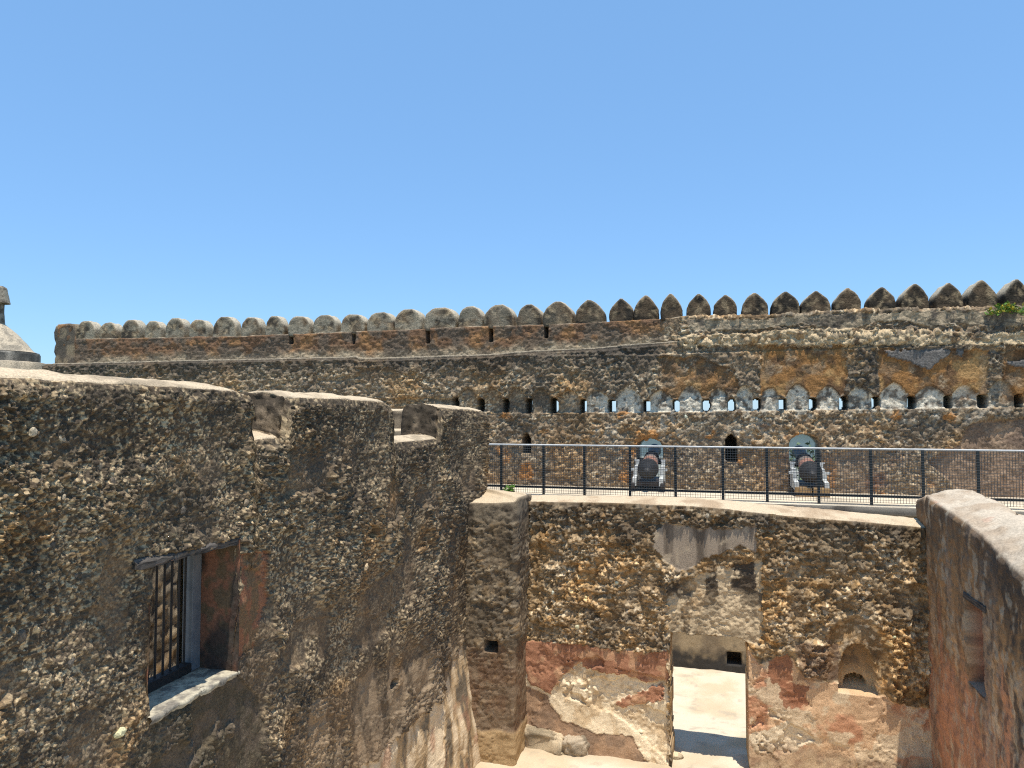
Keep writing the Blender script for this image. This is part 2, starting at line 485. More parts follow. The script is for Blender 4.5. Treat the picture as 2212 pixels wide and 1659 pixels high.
# lowest row in view plus a margin
w_ = np.maximum((ss - 0) / .87, 2)
zlow = np.clip(EYE - (1760 - 892) / F * (ss * 1.12 + .35), -.1, EYE - 1.0)
nF, nT = 470, 26
vf = np.linspace(0, 1, nF)
Tk = .5
Sg = np.repeat(ss[:, None], nF + nT + 60, 1)
Dg = np.zeros_like(Sg); Zg = np.zeros_like(Sg)
Zg[:, :nF] = zlow[:, None] + (ztop - .075 - zlow)[:, None] * vf[None]
Zg[:, 0] = -.3
ang = np.linspace(0, 1, nT + 1)[1:]
cop_d = np.interp(ang, [0, .2, .6, .9, 1], [0, .03, .22, Tk - .05, Tk])
cop_z = np.interp(ang, [0, .2, .6, .9, 1], [-.075, -.045, 0, -.02, -.06])
Dg[:, nF:nF + nT] = cop_d[None]
Zg[:, nF:nF + nT] = ztop[:, None] + cop_z[None]
Dg[:, nF + nT:] = Tk
Zg[:, nF + nT:] = (ztop - .06)[:, None] + (-.3 - ztop)[:, None] * np.linspace(.03, 1, 60)[None]
# batter at the foot, and slow bulges
foot = sstep(EYE - 3.3, EYE - 5.2, Zg) * .25 * sstep(7.0, 10.0, Sg)
P0 = LEFT.pos(Sg, Dg, Zg)
arc = np.where(np.arange(Sg.shape[1])[None] < nF, Zg, ztop[:, None] + Dg)
front = (np.arange(Sg.shape[1]) < nF)[None] & np.ones(len(ss), bool)[:, None]
top = ((np.arange(Sg.shape[1]) >= nF + 2) & (np.arange(Sg.shape[1]) < nF + nT))[None] & np.ones(len(ss), bool)[:, None]
Nn = grid_normals(P0)
if Nn[len(ss) // 2, nF // 2] @ LEFT.n < 0: Nn = -Nn
def warp_sz(S, Z, P, amp, size, seed):
    fr_ = (fbm(P, .05, seed + 77, 3) - .5) * 2.4 * min(amp, .032)
    S = S + fr_; Z = Z - fr_ * .8
    return S + (fbm(P, size, seed, 5) - .5) * 2.2 * amp, Z + (fbm(P, size, seed + 50, 5) - .5) * 2.2 * amp
def region(fr, pts, S, Z, P, amp=.05, size=.2, seed=1, d=0.0):
    poly = [fr.pix(x, y, d) for x, y in pts]
    s2, z2 = warp_sz(S, Z, P, amp, size, seed)
    return inpoly(poly, s2, z2).astype(float)
bigs = fbm(P0, .9, 21, 3); 
hA, dA, rA, rB, dB = coral(Sg, arc, P0, .078, 31, 1.35)
hC, dC, rC = lumps(Sg, arc, P0, .021, 33, .9, 1.3, .60)
pC = sstep(.40, .60, fbm(P0, .22, 35, 3))
grit = fbm(P0, .022, 34, 2)
plast = region(LEFT, [(1000, 1385), (1030, 1360), (1040, 1700), (720, 1700), (800, 1640), (880, 1570), (950, 1500)], Sg, Zg, P0, .10, .3, 41) * front
darkp = region(LEFT, [(330, 1545), (500, 1455), (560, 1500), (610, 1750), (200, 1750)], Sg, Zg, P0, .05, .2, 42) * front
orange = region(LEFT, [(508, 1195), (565, 1190), (575, 1300), (545, 1400), (500, 1430)], Sg, Zg, P0, .02, .08, 43) * front
patchy = sstep(.55, .60, fbm(P0, .5, 45, 5)) * sstep(.25, .7, ztop[:, None] - Zg) * front
smooth2 = region(LEFT, [(600, 1330), (850, 1330), (990, 1480), (800, 1560), (600, 1420)], Sg, Zg, P0, .1, .3, 44) * front
rough = np.clip(1 - .8 * plast - .45 * darkp - .6 * orange - .35 * smooth2 - .6 * patchy, 0, 1) * front
rough = rough * (.6 + .8 * sstep(.35, .7, bigs)) * (.25 + .75 * sstep(.06, .16, ztop[:, None] - Zg))
nearwin = sstep(.07, .0, np.maximum(np.maximum(3.93 - Sg, Sg - 4.765), np.maximum(EYE - 1.955 - Zg, Zg - EYE + .975)))
rough = rough * (1 - .6 * nearwin)
H = rough * (.062 * hA + .010 * hC + .034 * (grit - .5)) + (bigs - .5) * .09 + (fbm(P0, .3, 39, 3) - .5) * .06
H = H + (1 - rough) * ((fbm(P0, .12, 36, 3) - .5) * .016 + (grit - .5) * .006)
H = np.where(front, H + foot, np.where(top, (fbm(P0, .25, 37, 3) - .5) * .03 + (fbm(P0, .05, 38, 2) - .5) * .008, (fbm(P0, .1, 38, 3) - .5) * .03))
P = P0 + Nn * H[..., None]
# window opening
wn_s0, wn_s1, wn_z0, wn_z1 = 3.93, 4.765, EYE - 1.955, EYE - .975
hole = front & (Sg > wn_s0) & (Sg < wn_s1) & (Zg > wn_z0) & (Zg < wn_z1)
# pocket holes
po = LEFT.pix(793, 1150)
pocket = front & (((Sg - po[0]) / .11) ** 2 + ((Zg - po[1]) / .07) ** 2 < 1)
P[pocket] += np.array([-.14, 0, 0])
po = LEFT.pix(852, 1478); pocket = front & (((Sg - po[0]) / .09) ** 2 + ((Zg - po[1]) / .05) ** 2 < 1); P[pocket] += np.array([-.10, 0, 0])
# colour
c = np.zeros(P.shape) + np.array([.100, .080, .060])
c = lerp(c, stone_tint(rB) * .45, dB * .5)
c = lerp(c, stone_tint(rA) * .62, dA * sstep(.30, .55, rA) * .6)
c = lerp(c, PALE * np.array([1.12, 1.08, 1.0]), sstep(.52, .60, fbm(P0, .018, 47, 3)) * (.40 + .5 * pC))
topd = sstep(1.1, .0, ztop[:, None] - Zg)
blk = np.clip(sstep(.44, .62, fbm(P0, .6, 51, 4)) * .85 + topd * .75 * sstep(.25, .6, fbm(P0, .35, 52, 3)), 0, 1)
blk *= (1 - sstep(.54, .62, fbm(P0, .035, 48, 3)) * .85)
c = lerp(c, BLACK * 1.5, blk * .76)
warm = sstep(.52, .72, fbm(P0, .7, 54, 3)) * (1 - topd) * .5
c = lerp(c, lerp(np.zeros(P.shape) + np.array([.155, .118, .083]), np.array([.10, .085, .07]), sstep(.4, .6, fbm(P0, .12, 46, 4))), patchy * .65)
c = lerp(c, c * np.array([1.5, 1.14, .74]), warm)
c = lerp(c, lerp(np.zeros(P.shape) + RED * .8, BROWN, sstep(.45, .6, fbm(P0, .09, 55, 3))), orange * .8)
c = lerp(c, lerp(np.zeros(P.shape) + np.array([.065, .06, .045]), DARK * 1.2, sstep(.4, .65, fbm(P0, .1, 56, 3))), darkp * .7)
streak = fbm(P0, .25, 57, 3, (1, 1.6, .45))
cpl = lerp(np.zeros(P.shape) + CREAM * 1.02, TAN * 1.1, sstep(.42, .62, streak)); cpl = lerp(cpl, GREY * .6, sstep(.62, .72, streak)); cpl = lerp(cpl, PINK * .8, sstep(.6, .75, fbm(P0, .3, 58, 3)) * .6)
pl2 = region(LEFT, [(560, 1760), (640, 1560), (760, 1470), (880, 1440), (1000, 1370), (1040, 1340), (1040, 1760)], Sg, Zg, P0, .16, .4, 69) * front
c = lerp(c, lerp(np.zeros(P.shape) + np.array([.30, .24, .175]), np.array([.13, .105, .08]), sstep(.44, .58, streak + (fbm(P0, .05, 70, 3) - .5) * .3)), pl2 * (1 - plast) * .6)
c = lerp(c, cpl, plast * .92)
c = np.where(top[..., None], lerp(np.zeros(P.shape) + COPING, COPING * .62, sstep(.5, .8, fbm(P0, .2, 59, 3))), c)
cheek = front & False
gap = (np.abs(np.gradient(ztop, ss)) > 1.5)[:, None] & (np.arange(Sg.shape[1]) >= nF)[None]
c = np.where(gap[..., None], lerp(np.zeros(P.shape) + np.array([.16, .132, .10]), DARK * .5, sstep(.34, .50, fbm(P0, .10, 60, 5)) * .9), c)
P = np.where(gap[..., None], P + Nn * ((ridged(P0, .14, 68, 4) - .6) * .10)[..., None], P)
hole |= (np.arange(Sg.shape[1]) >= nF + nT)[None] & (Sg > wn_s0 - .02) & (Sg < wn_s1 + .02) & (Zg > wn_z0 - .15) & (Zg < wn_z1 + .1)
keep = ~(hole[:-1, :-1] & hole[1:, :-1] & hole[1:, 1:] & hole[:-1, 1:])
grid_obj('masonry', P, c, M_MASON, left, keep)
vis = front & (rough > .55) & ~hole & (Sg > 2.6) & (Zg < ztop[:, None] - .15) & (Zg > zlow[:, None] + .1)
vis &= ~((Sg > wn_s0 - .1) & (Sg < wn_s1 + .1) & (Zg > wn_z0 - .1) & (Zg < wn_z1 + .15))
set_stones(P, Nn, c, vis, left, 280, .010, .045, 1.4)
# window parts
def patch(name, o, e1, e2, n1, n2, col_fn, amp, mat, parent, seed, normal):
    a = np.linspace(0, 1, n1)[:, None, None]; b = np.linspace(0, 1, n2)[None, :, None]
    P = np.array(o) + np.array(e1) * a + np.array(e2) * b
    edge = np.minimum(np.minimum(a, 1 - a), np.minimum(b, 1 - b))[..., 0]
    P = P + np.array(normal) * ((fbm(P, .12, seed, 3) - .5) * amp * 2)[..., None]
    return grid_obj(name, P, col_fn(P), mat, parent)
def redjamb(P):
    c = lerp(np.zeros(P.shape) + RED * .75, BROWN * .9, sstep(.42, .58, fbm(P, .1, 61, 3)))
    c = lerp(c, BLACK * 1.5, sstep(.44, .58, fbm(P, .2, 62, 5, (1, 1, .5))) * .85)
    return c
def rel(o, parent):
    bpy.context.view_layer.update()
    o.matrix_parent_inverse = parent.matrix_world.inverted(); return o
win = left
JD = .42
for nm, so, jo in (('jamb', wn_s1, .065), ('jamb', wn_s0, .0)):
    rel(patch(nm, (XL + jo, so, wn_z0 - .02), (-JD - .05, 0, 0), (0, 0, wn_z1 - wn_z0 + .04), 60, 110, redjamb, .012, M_SMOOTH, win, 63, (0, 1, 0)), win)
rel(patch('soffit', (XL + .05, wn_s0 - .02, wn_z1), (-JD - .04, 0, 0), (0, wn_s1 - wn_s0 + .04, 0), 20, 40, redjamb, .006, M_SMOOTH, win, 64, (0, 0, 1)), win)
def sillc(P): return lerp(np.zeros(P.shape) + np.array([.43, .38, .28]), GREY * .7, sstep(.40, .65, fbm(P, .07, 65, 5)))
sx_ = np.linspace(0, 1, 46); sy_ = np.linspace(-.02, wn_s1 - wn_s0 + .03, 90)
prof_d = np.concatenate([[-.035, -.055, -.05], np.linspace(-.045, JD, 43)]); prof_z = np.concatenate([[-.05, -.018, -.004], np.zeros(43)])
SP = np.stack([XL - np.repeat(prof_d[:, None], 90, 1), wn_s0 + np.repeat(sy_[None], 46, 0), wn_z0 + .015 + np.repeat(prof_z[:, None], 90, 1)], -1)
SP[..., 0] += np.where(np.arange(46)[:, None] < 6, (fbm(SP, .07, 66, 4) - .5) * .08, 0)
SP[..., 2] += (fbm(SP, .1, 67, 3) - .5) * .012
rel(grid_obj('sill', SP, sillc(SP), M_SMOOTH, win), win)
# timber lintel, weathered plank sticking out a little
lp = MB()
n = 26
for k in range(n):
    y = wn_s0 - .17 + (wn_s1 - wn_s0 + .24) * k / (n - 1)
    j = lambda a: (random.random() - .5) * a
    dz = -.012 * k / n
    lp.v += [(XL - .12, y, wn_z1 + .0 + dz), (XL + .045 + j(.014), y, wn_z1 - .005 + j(.014) + dz), (XL + .05 + j(.016), y, wn_z1 + .03 + j(.012) + dz), (XL + .02 + j(.024), y, wn_z1 + .062 + j(.02) + dz), (XL - .12, y, wn_z1 + .07 + dz)]
    if k:
        b = (k - 1) * 5
        for q in range(5):
            lp.f.append((b + q, b + (q + 1) % 5, b + 5 + (q + 1) % 5, b + 5 + q))
lp.f += [(0, 1, 2, 3, 4), tuple(range((n - 1) * 5 + 4, (n - 1) * 5 - 1, -1))]
rel(lp.build('lintel', M_WOOD, win), win)
fd = XL - .27
fm = MB().box((fd - .09, wn_s1 - .10, wn_z0 + .02), (fd, wn_s1 - .004, wn_z1 - .004)).box((fd - .09, wn_s0 + .004, wn_z0 + .02), (fd, wn_s0 + .06, wn_z1 - .004))
fm.box((fd - .08, wn_s0 + .062, wn_z1 - .05), (fd - .004, wn_s1 - .102, wn_z1 - .006))
wframe = fm.build('window_frame', M_WOODP, left, .004)
MB().box((fd - .08, wn_s0 + .062, wn_z0 + .018), (fd + .005, wn_s1 - .102, wn_z0 + .085)).build('bottom_rail', M_IRON, wframe, .004)
for k, x in enumerate((321, 336, 353, 369, 385, 398)):
    s_ = LEFT.pix(x, 1350, .31)[0]
    if s_ < wn_s0 + .05: continue
    (lambda o_, p_: o_)(MB().tube((fd - .04, s_, wn_z0 + .06), (fd - .04, s_ + .004, wn_z1 - .03), .009, 8).build('bar', M_IRON, wframe, smooth=True), wframe)

# ---- wall seen through the window, in the yard behind ----------------------------
def simple_wall(name, fr, s0, s1, z0, z1, step, thick, colour, amp, seed, mat, label, cat, cop=True, ctop=COPING, size=.12, tops=None, holes=()):
    s = np.arange(s0, s1 + step * .5, step)
    nf = max(8, int((z1 - z0) / step)); nt = 10
    zt = np.full(len(s), z1) if tops is None else tops(s)
    zt = zt + (fbm(np.stack([s, s * 0, s * 0], -1), .5, seed + 3, 3) - .5) * .06
    Sg = np.repeat(s[:, None], nf + nt + 6, 1); Dg = np.zeros_like(Sg); Zg = np.zeros_like(Sg)
    Zg[:, :nf] = z0 + (zt - .04 - z0)[:, None] * np.linspace(0, 1, nf)[None]
    a = np.linspace(0, 1, nt)
    Dg[:, nf:nf + nt] = np.interp(a, [0, .2, .9, 1], [.01, .05, thick - .05, thick])[None]
    Zg[:, nf:nf + nt] = zt[:, None] + np.interp(a, [0, .2, .9, 1], [-.02, 0, 0, -.04])[None]
    Dg[:, nf + nt:] = thick; Zg[:, nf + nt:] = (zt - .04)[:, None] + (z0 - zt)[:, None] * np.linspace(.02, 1, 6)[None]
    P0 = fr.pos(Sg, Dg, Zg); N_ = grid_normals(P0)
    if N_[len(s) // 2, nf // 2] @ fr.n < 0: N_ = -N_
    fm_ = (np.arange(Sg.shape[1]) < nf)[None] & np.ones(len(s), bool)[:, None]
    h, d, r = lumps(Sg, Zg, P0, size, seed)
    c, rgh = colour(P0, Sg, Zg, h, d, r)
    c = np.where(fm_[..., None], c, ctop)
    H = np.where(fm_, rgh * h * amp + (fbm(P0, .5, seed + 8, 3) - .5) * .03, (fbm(P0, .2, seed + 9, 3) - .5) * .03)
    P = P0 + N_ * H[..., None]
    for (q0, q1, w0, w1, dd) in holes:
        ins = fm_ & (Sg > q0) & (Sg < q1) & (Zg > w0) & (Zg < w1)
        P[ins] -= fr.n * dd; c = np.where(ins[..., None], DARK * .6, c)
    # close the ends
    P = np.concatenate([P[:1] * .02 + .98 * fr.pos(Sg[:1], Dg[:1] * 0 + thick * .5, Zg[:1]), P, P[-1:] * .02 + .98 * fr.pos(Sg[-1:], Dg[-1:] * 0 + thick * .5, Zg[-1:])])
    c = np.concatenate([c[:1], c, c[-1:]])
    o = grid_obj(name, P, c, mat)
    return tag(o, label, cat), P, c
YARD = Frame((-6.6, 0, 0), (0, 1, 0), (1, 0, 0))
ysplit = YARD.pix(386, 1300)[0]
def yardc(P, S, Z, h, d, r):
    c = lerp(np.zeros(P.shape) + DARK * 1.3, stone_tint(r), sstep(.3, .8, d) * .8)
    pl = sstep(-.02, .02, S - ysplit + (fbm(P, .12, 90, 3) - .5) * .14) * sstep(-.02, .02, Z - (EYE - 2.95) + (fbm(P, .1, 91, 2) - .5) * .05)
    c = lerp(c, np.array([.62, .60, .57]), pl)
    c = lerp(c, BROWN * 1.5, sstep(-.02, .02, S - ysplit) * (1 - pl))
    return c, 1 - pl
simple_wall('plastered_wall', YARD, 5.0, 10.4, 0, EYE + .02, .045, .5, yardc, .06, 92, M_MASON, 'white plastered wall with rubble edge seen through the window bars', 'wall')

# stub of wall seen over the second notch
STUB = Frame((0, 11.35, 0), (1, 0, 0), (0, -1, 0))
def stubc(P, S, Z, h, d, r):
    return lerp(np.zeros(P.shape) + np.array([.24, .21, .165]), DARK * 1.2, sstep(.5, .7, fbm(P, .15, 95, 3))), np.full(h.shape, .35)
simple_wall('stub_wall', STUB, -7.2, -4.15, 0, EYE + .075, .05, .55, stubc, .04, 94, M_MASON, 'short grey stub of wall glimpsed through the second notch', 'wall')
STUB2 = Frame((0, 10.75, 0), (1, 0, 0), (0, -1, 0))
simple_wall('stepped_ledge', STUB2, -7.2, -4.2, 0, EYE - .245, .05, .55, stubc, .04, 96, M_MASON, 'low pale topped ledge before the short wall stub', 'ledge')

# ---- middle wall with doorway ------------------------------------------------
mid = empty('doorway_wall', 'coral wall with open doorway, arched niche and flaking red plaster', 'wall', (0, YM, 0))
ss = np.concatenate([np.arange(-3.6, MID.S(1132), .05), MID.xs(1132, 1996, 2.0), [2.9, 3.0]])
nF, nT, Tk = 330, 16, .5
zf = T(ss, [MID.pix(x, y) for x, y in ((1000, 1080), (1140, 1081), (1318, 1084), (1480, 1090), (1560, 1096), (1640, 1106), (1760, 1117), (1880, 1127), (1990, 1136))])
zb = T(ss, [MID.pix(x, y, .42) for x, y in ((1000, 1068), (1140, 1069), (1318, 1071), (1480, 1074), (1560, 1079), (1640, 1087), (1760, 1098), (1880, 1110), (1990, 1121))])
Sg = np.repeat(ss[:, None], nF + nT + 40, 1); Dg = np.zeros_like(Sg); Zg = np.zeros_like(Sg)
Zg[:, :nF] = -.35 + (zf - .03 + .35)[:, None] * np.linspace(0, 1, nF)[None]
a = np.linspace(0, 1, nT)
Dg[:, nF:nF + nT] = np.interp(a, [0, .15, .9, 1], [.008, .05, Tk - .06, Tk])[None]
Zg[:, nF:nF + nT] = zf[:, None] + (zb - zf)[:, None] * np.interp(a, [0, .15, .9, 1], [0, .15, 1, .8])[None] + np.interp(a, [0, .15, 1], [-.012, .0, 0])[None]
Dg[:, nF + nT:] = Tk; Zg[:, nF + nT:] = (zb - .03)[:, None] + (-.35 - zb)[:, None] * np.linspace(.03, 1, 40)[None]
P0 = MID.pos(Sg, Dg, Zg); Nn = grid_normals(P0)
if Nn[len(ss) // 2, nF // 2] @ MID.n < 0: Nn = -Nn
front = (np.arange(Sg.shape[1]) < nF)[None] & np.ones(len(ss), bool)[:, None]
top = ((np.arange(Sg.shape[1]) >= nF) & (np.arange(Sg.shape[1]) < nF + nT))[None] & np.ones(len(ss), bool)[:, None]
R = lambda pts, amp=.05, size=.2, seed=1: region(MID, pts, Sg, Zg, P0, amp, size, seed) * front
grey_patch = R([(1412, 1150), (1440, 1128), (1520, 1140), (1600, 1140), (1632, 1128), (1634, 1192), (1600, 1178), (1560, 1192), (1520, 1205), (1500, 1222), (1470, 1232), (1440, 1215), (1412, 1180)], .025, .12, 101)
over = R([(1442, 1262), (1500, 1240), (1645, 1205), (1647, 1330), (1640, 1392), (1560, 1372), (1440, 1372)], .03, .12, 102)
lowL = R([(1120, 1378), (1200, 1386), (1290, 1395), (1380, 1405), (1443, 1402), (1446, 1700), (1100, 1700)], .04, .15, 103)
lowR = R([(1605, 1385), (1640, 1430), (1700, 1410), (1740, 1460), (1820, 1475), (1900, 1500), (1960, 1520), (2020, 1530), (2020, 1720), (1600, 1720)], .05, .2, 104)
fray = (fbm(P0, .06, 135, 3) - .5) * .22
white = lowL * sstep(.47, .53, fbm(P0, .42, 105, 4) + fray) + lowR * sstep(.51, .57, fbm(P0, .38, 106, 4) + fray)
whL = R([(1215, 1430), (1290, 1410), (1330, 1440), (1443, 1462), (1446, 1500), (1390, 1520), (1446, 1540), (1446, 1640), (1400, 1600), (1330, 1540), (1270, 1520), (1215, 1500)], .05, .15, 107)
whR = R([(1620, 1560), (1660, 1530), (1760, 1590), (1700, 1620), (1640, 1625)], .04, .15, 108)
white = np.clip(np.maximum(white * .3, np.maximum(whL, whR) * sstep(.36, .44, fbm(P0, .3, 109, 4) + fray)), 0, 1)
stepR = sstep(-.01, .01, Sg - MID.S(1646))
bigs = fbm(P0, .8, 110, 3)
hA, dA, rA, rB, dB = coral(Sg, Zg, P0, .13, 111, 1.4)
grit = fbm(P0, .045, 113, 3)
nc = MID.pix(1853, 1497)
near_n = sstep(.42, .30, np.sqrt((Sg - nc[0]) ** 2 + (np.maximum(0, np.abs(Zg - nc[1] - .35) - .3)) ** 2))
rough = np.clip(1 - .85 * near_n - grey_patch - .72 * over - .92 * np.maximum(lowL, lowR), 0, 1) * front
H = rough * (.125 * hA + .055 * (grit - .5)) + rough * (fbm(P0, .3, 134, 3) - .5) * .08 + (bigs - .5) * .06 - .015 * (1 - stepR) * (1 - lowL)
H = H + grey_patch * .075 + np.maximum(lowL, lowR) * (.055 - .045 * white + (fbm(P0, .1, 114, 3) - .5) * .018 + white * (fbm(P0, .05, 115, 2) - .5) * .024) + over * ((fbm(P0, .06, 116, 3) - .5) * .04 + .02)
foot = sstep(.5, -.1, Zg) * .06
H = np.where(front, H + foot, (fbm(P0, .25, 117, 3) - .5) * .035 + (fbm(P0, .06, 118, 2) - .5) * .01)
door_x0, door_x1 = MID.S(1444), MID.S(1608)
door_z1 = MID.pix(1520, 1371)[1]
wob = (fbm(P0, .3, 119, 2) - .5) * .07
dooralt = (np.arange(Sg.shape[1]) >= nF + nT)[None] & (Sg > MID.S(1444) - .03) & (Sg < MID.S(1608) + .03) & (Zg < MID.pix(1520, 1371)[1] + .05)
door = front & (Sg > door_x0 + wob) & (Sg < door_x1 + wob * .7) & (Zg < door_z1 + wob * .5 - .06 * sstep(.30, .5, Sg))
nr = .262
nw = .24
nh = MID.pix(1853, 1390)[1] - nc[1]
tt = np.clip((Zg - nc[1]) / nh, 0, 1)
niche = front & (Zg > nc[1]) & (Zg < nc[1] + nh) & (np.abs(Sg - nc[0]) < nw * np.sqrt(np.clip(1 - tt ** 2.6, 0, 1)) + .008)
nh2 = MID.pix(1853, 1466)[1] - nc[1]
t2 = np.clip((Zg - nc[1] - .03) / (nh2 - .03), 0, 1)
nhole = front & (Zg > nc[1] + .03) & (Zg < nc[1] + nh2) & (np.abs(Sg - nc[0] + .0) < .15 * np.sqrt(np.clip(1 - t2 ** 2.2, 0, 1)))
dep = np.where(niche, .20 + .06 * tt + (fbm(P0, .1, 121, 3) - .5) * .05, 0); dep = np.where(nhole & niche, .62, dep)
H2 = np.where(niche, 0, H)
P = P0 + Nn * H2[..., None]
P[..., 1] += dep
P[door] = MID.pos(Sg, Dg * 0 + Tk, Zg)[door]
P[dooralt] += np.array([0, -.002, 0])
door |= dooralt
keep = ~(door[:-1, :-1] & door[1:, :-1] & door[1:, 1:] & door[:-1, 1:])
c = np.zeros(P.shape) + np.array([.185, .130, .072])
c = lerp(c, stone_tint(rB) * .7, sstep(.2, .7, dB) * .55)
c = lerp(c, stone_tint(rA) * 1.42, dA * sstep(.10, .35, rA) * .85)
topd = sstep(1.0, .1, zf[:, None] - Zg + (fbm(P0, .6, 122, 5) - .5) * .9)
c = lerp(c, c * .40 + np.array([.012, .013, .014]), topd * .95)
blk = sstep(.55, .68, fbm(P0, .4, 123, 6)) * .6
c = lerp(c, DARK * .8, blk)
warm = sstep(.45, .65, fbm(P0, .6, 124, 3)) * (1 - topd)
c = lerp(c, c * np.array([1.28, 1.06, .76]), warm * .7)
gs = fbm(P0, .35, 125, 4, (2.2, 1, .35))
c = lerp(c, lerp(lerp(np.zeros(P.shape) + np.array([.25, .215, .178]), np.array([.11, .093, .077]), sstep(.40, .60, gs)), np.array([.36, .31, .24]), sstep(.58, .72, fbm(P0, .16, 138, 5)) * .7), grey_patch)
co = lerp(np.zeros(P.shape) + np.array([.50, .42, .30]), BLACK * 2.0, np.clip(sstep(.47, .55, fbm(P0, .17, 126, 6)) * (.30 + .9 * sstep(MID.pix(1540, 1360)[1], MID.pix(1540, 1240)[1], Zg + (bigs - .5) * .4)), 0, 1))
c = np.where(front[..., None], c * 1.18, c)
c = lerp(c, co, over * .92 * np.maximum(sstep(.42, .52, fbm(P0, .18, 139, 5)), sstep(MID.S(1460), MID.S(1540), Sg)))
cr = lerp(np.zeros(P.shape) + RED, RED * np.array([.62, .55, .55]), sstep(.45, .7, fbm(P0, .25, 127, 4, (1.6, 1, .6))))
cr2 = lerp(np.zeros(P.shape) + PINK * 1.05, RED * .95, sstep(.5, .66, fbm(P0, .4, 128, 3)))
Rr = lambda pts, seed, amp=.045, size=.18: R(pts, amp, size, seed)
tanv = fbm(P0, .14, 136, 5)
cl = lerp(np.zeros(P.shape) + np.array([.68, .60, .46]), np.array([.52, .42, .29]), sstep(.50, .68, tanv))
redm = np.maximum.reduce([Rr([(1140, 1372), (1300, 1386), (1350, 1400), (1290, 1418), (1250, 1430), (1215, 1460), (1190, 1495), (1150, 1475), (1125, 1420)], 401), Rr([(1255, 1418), (1300, 1402), (1450, 1398), (1450, 1465), (1400, 1472), (1350, 1455), (1300, 1448), (1258, 1438)], 402), Rr([(1325, 1518), (1380, 1492), (1432, 1476), (1432, 1506), (1390, 1516), (1345, 1526)], 403, .03)])
brn = Rr([(1130, 1478), (1180, 1500), (1215, 1550), (1290, 1580), (1370, 1590), (1400, 1640), (1130, 1720)], 404, .06, .25)
crd = lerp(lerp(np.zeros(P.shape) + RED, RED * np.array([.62, .55, .55]), sstep(.45, .65, fbm(P0, .22, 127, 5, (1.4, 1, .7)))), np.array([.48, .31, .20]), sstep(.52, .66, tanv) * .7)
cl = lerp(cl, lerp(np.zeros(P.shape) + np.array([.30, .195, .13]), np.array([.19, .125, .09]), sstep(.42, .6, fbm(P0, .2, 130, 5))), brn * .9)
cl = lerp(cl, crd, redm * .92)
c = lerp(c, cl, lowL)
cr2 = lerp(np.zeros(P.shape) + np.array([.56, .40, .265]), np.array([.47, .265, .17]), sstep(.44, .60, fbm(P0, .35, 128, 5)))
cr2 = lerp(cr2, np.array([.60, .51, .38]), sstep(.54, .60, fbm(P0, .28, 405, 5)) * .85)
cr2 = lerp(cr2, RED * .85, np.maximum(Rr([(1655, 1385), (1708, 1390), (1712, 1470), (1662, 1474)], 406), Rr([(1680, 1470), (1745, 1476), (1745, 1520), (1695, 1530)], 407)) * .9)
cr2 = lerp(cr2, np.array([.62, .55, .43]), Rr([(1618, 1585), (1703, 1556), (1765, 1595), (1722, 1616), (1622, 1622)], 408) * .95)
cr2 = lerp(cr2, lerp(np.zeros(P.shape) + np.array([.36, .285, .20]), np.array([.24, .18, .13]), sstep(.44, .62, tanv)), sstep(.42, .25, Zg + (fbm(P0, .3, 129, 4) - .5) * .35) * .85)
c = lerp(c, cr2, lowR)
c = lerp(c, np.array([.13, .08, .06]), Rr([(1716, 1388), (1815, 1390), (1812, 1462), (1724, 1470)], 409, .06) * .6)
c = np.where(niche[..., None], lerp(np.zeros(P.shape) + lerp(np.zeros(P.shape) + np.array([.55, .43, .27]), np.array([.34, .24, .14]), sstep(.1, .6, tt)), DARK * 1.5, sstep(.5, .7, fbm(P0, .12, 132, 3)) * sstep(.2, .8, tt) * .9), c)  # niche colour carries painted light: bright lit sill, shaded arch top
c = np.where(top[..., None], lerp(np.zeros(P.shape) + COPING, COPING * np.array([.72, .66, .62]), sstep(.48, .75, fbm(P0, .3, 133, 4))), c)
c = np.where(door[..., None], TAN, c)
P[..., 1] -= np.where(door | niche | ~front, 0, redm * .022 - brn * .008)
grid_obj('masonry', P, c, M_MASON, mid, keep)
vis = front & (rough > .6) & ~door & ~niche & (Sg > -2.7) & (Sg < 2.65) & (Zg < zf[:, None] - .12)
vis &= ~(front & (Sg > door_x0 - .1) & (Sg < door_x1 + .1) & (Zg < door_z1 + .1)) & ~((np.abs(Sg - nc[0]) < nw + .08) & (Zg > nc[1] - .1) & (Zg < nc[1] + nh + .1))
bpy.context.view_layer.update()
def set_rel(parent, before):
    for o in parent.children:
        if o not in before: rel(o, parent)
rel_left = left.matrix_world.inverted()
set_stones(P, Nn, c, vis, mid, 260, .018, .048, 1.2)
# pilaster standing in the corner (horizontal path x rows, closed on top)
path = [(-3.62, 10.23)] + [(x, 10.23) for x in np.arange(-3.6, -2.79, .018)] + [(-2.77, 10.235), (-2.755, 10.25)] + [(-2.75, y) for y in np.arange(10.27, 11.0, .018)]
path = np.array(path); npth = len(path)
pz = np.concatenate([np.linspace(-.35, EYE - 1.345, 270)])
ptop = np.interp(np.arange(npth), [0, npth * .35, npth * .52, npth * .56, npth], [EYE - 1.31, EYE - 1.30, EYE - 1.27, EYE - 1.22, EYE - 1.25])
corner = np.array([-3.62, 11.05])
rows = []
for z in pz:
    f_ = (z + .35) / (EYE - 1.345 + .35)
    off = np.stack([np.full(npth, .0), np.zeros(npth)], -1)
    pp = path.copy(); pp[:, 0] += (f_ - .5) * .06 * (path[:, 0] > -3.3)
    rows.append(np.concatenate([pp, (-.35 + (ptop - .03 + .35) * f_)[:, None]], 1))
for t in np.linspace(.015, .97, 18):
    pp = path + (corner - path) * t
    rows.append(np.concatenate([pp, (ptop + .06 * t - .02 * (t < .02))[:, None]], 1))
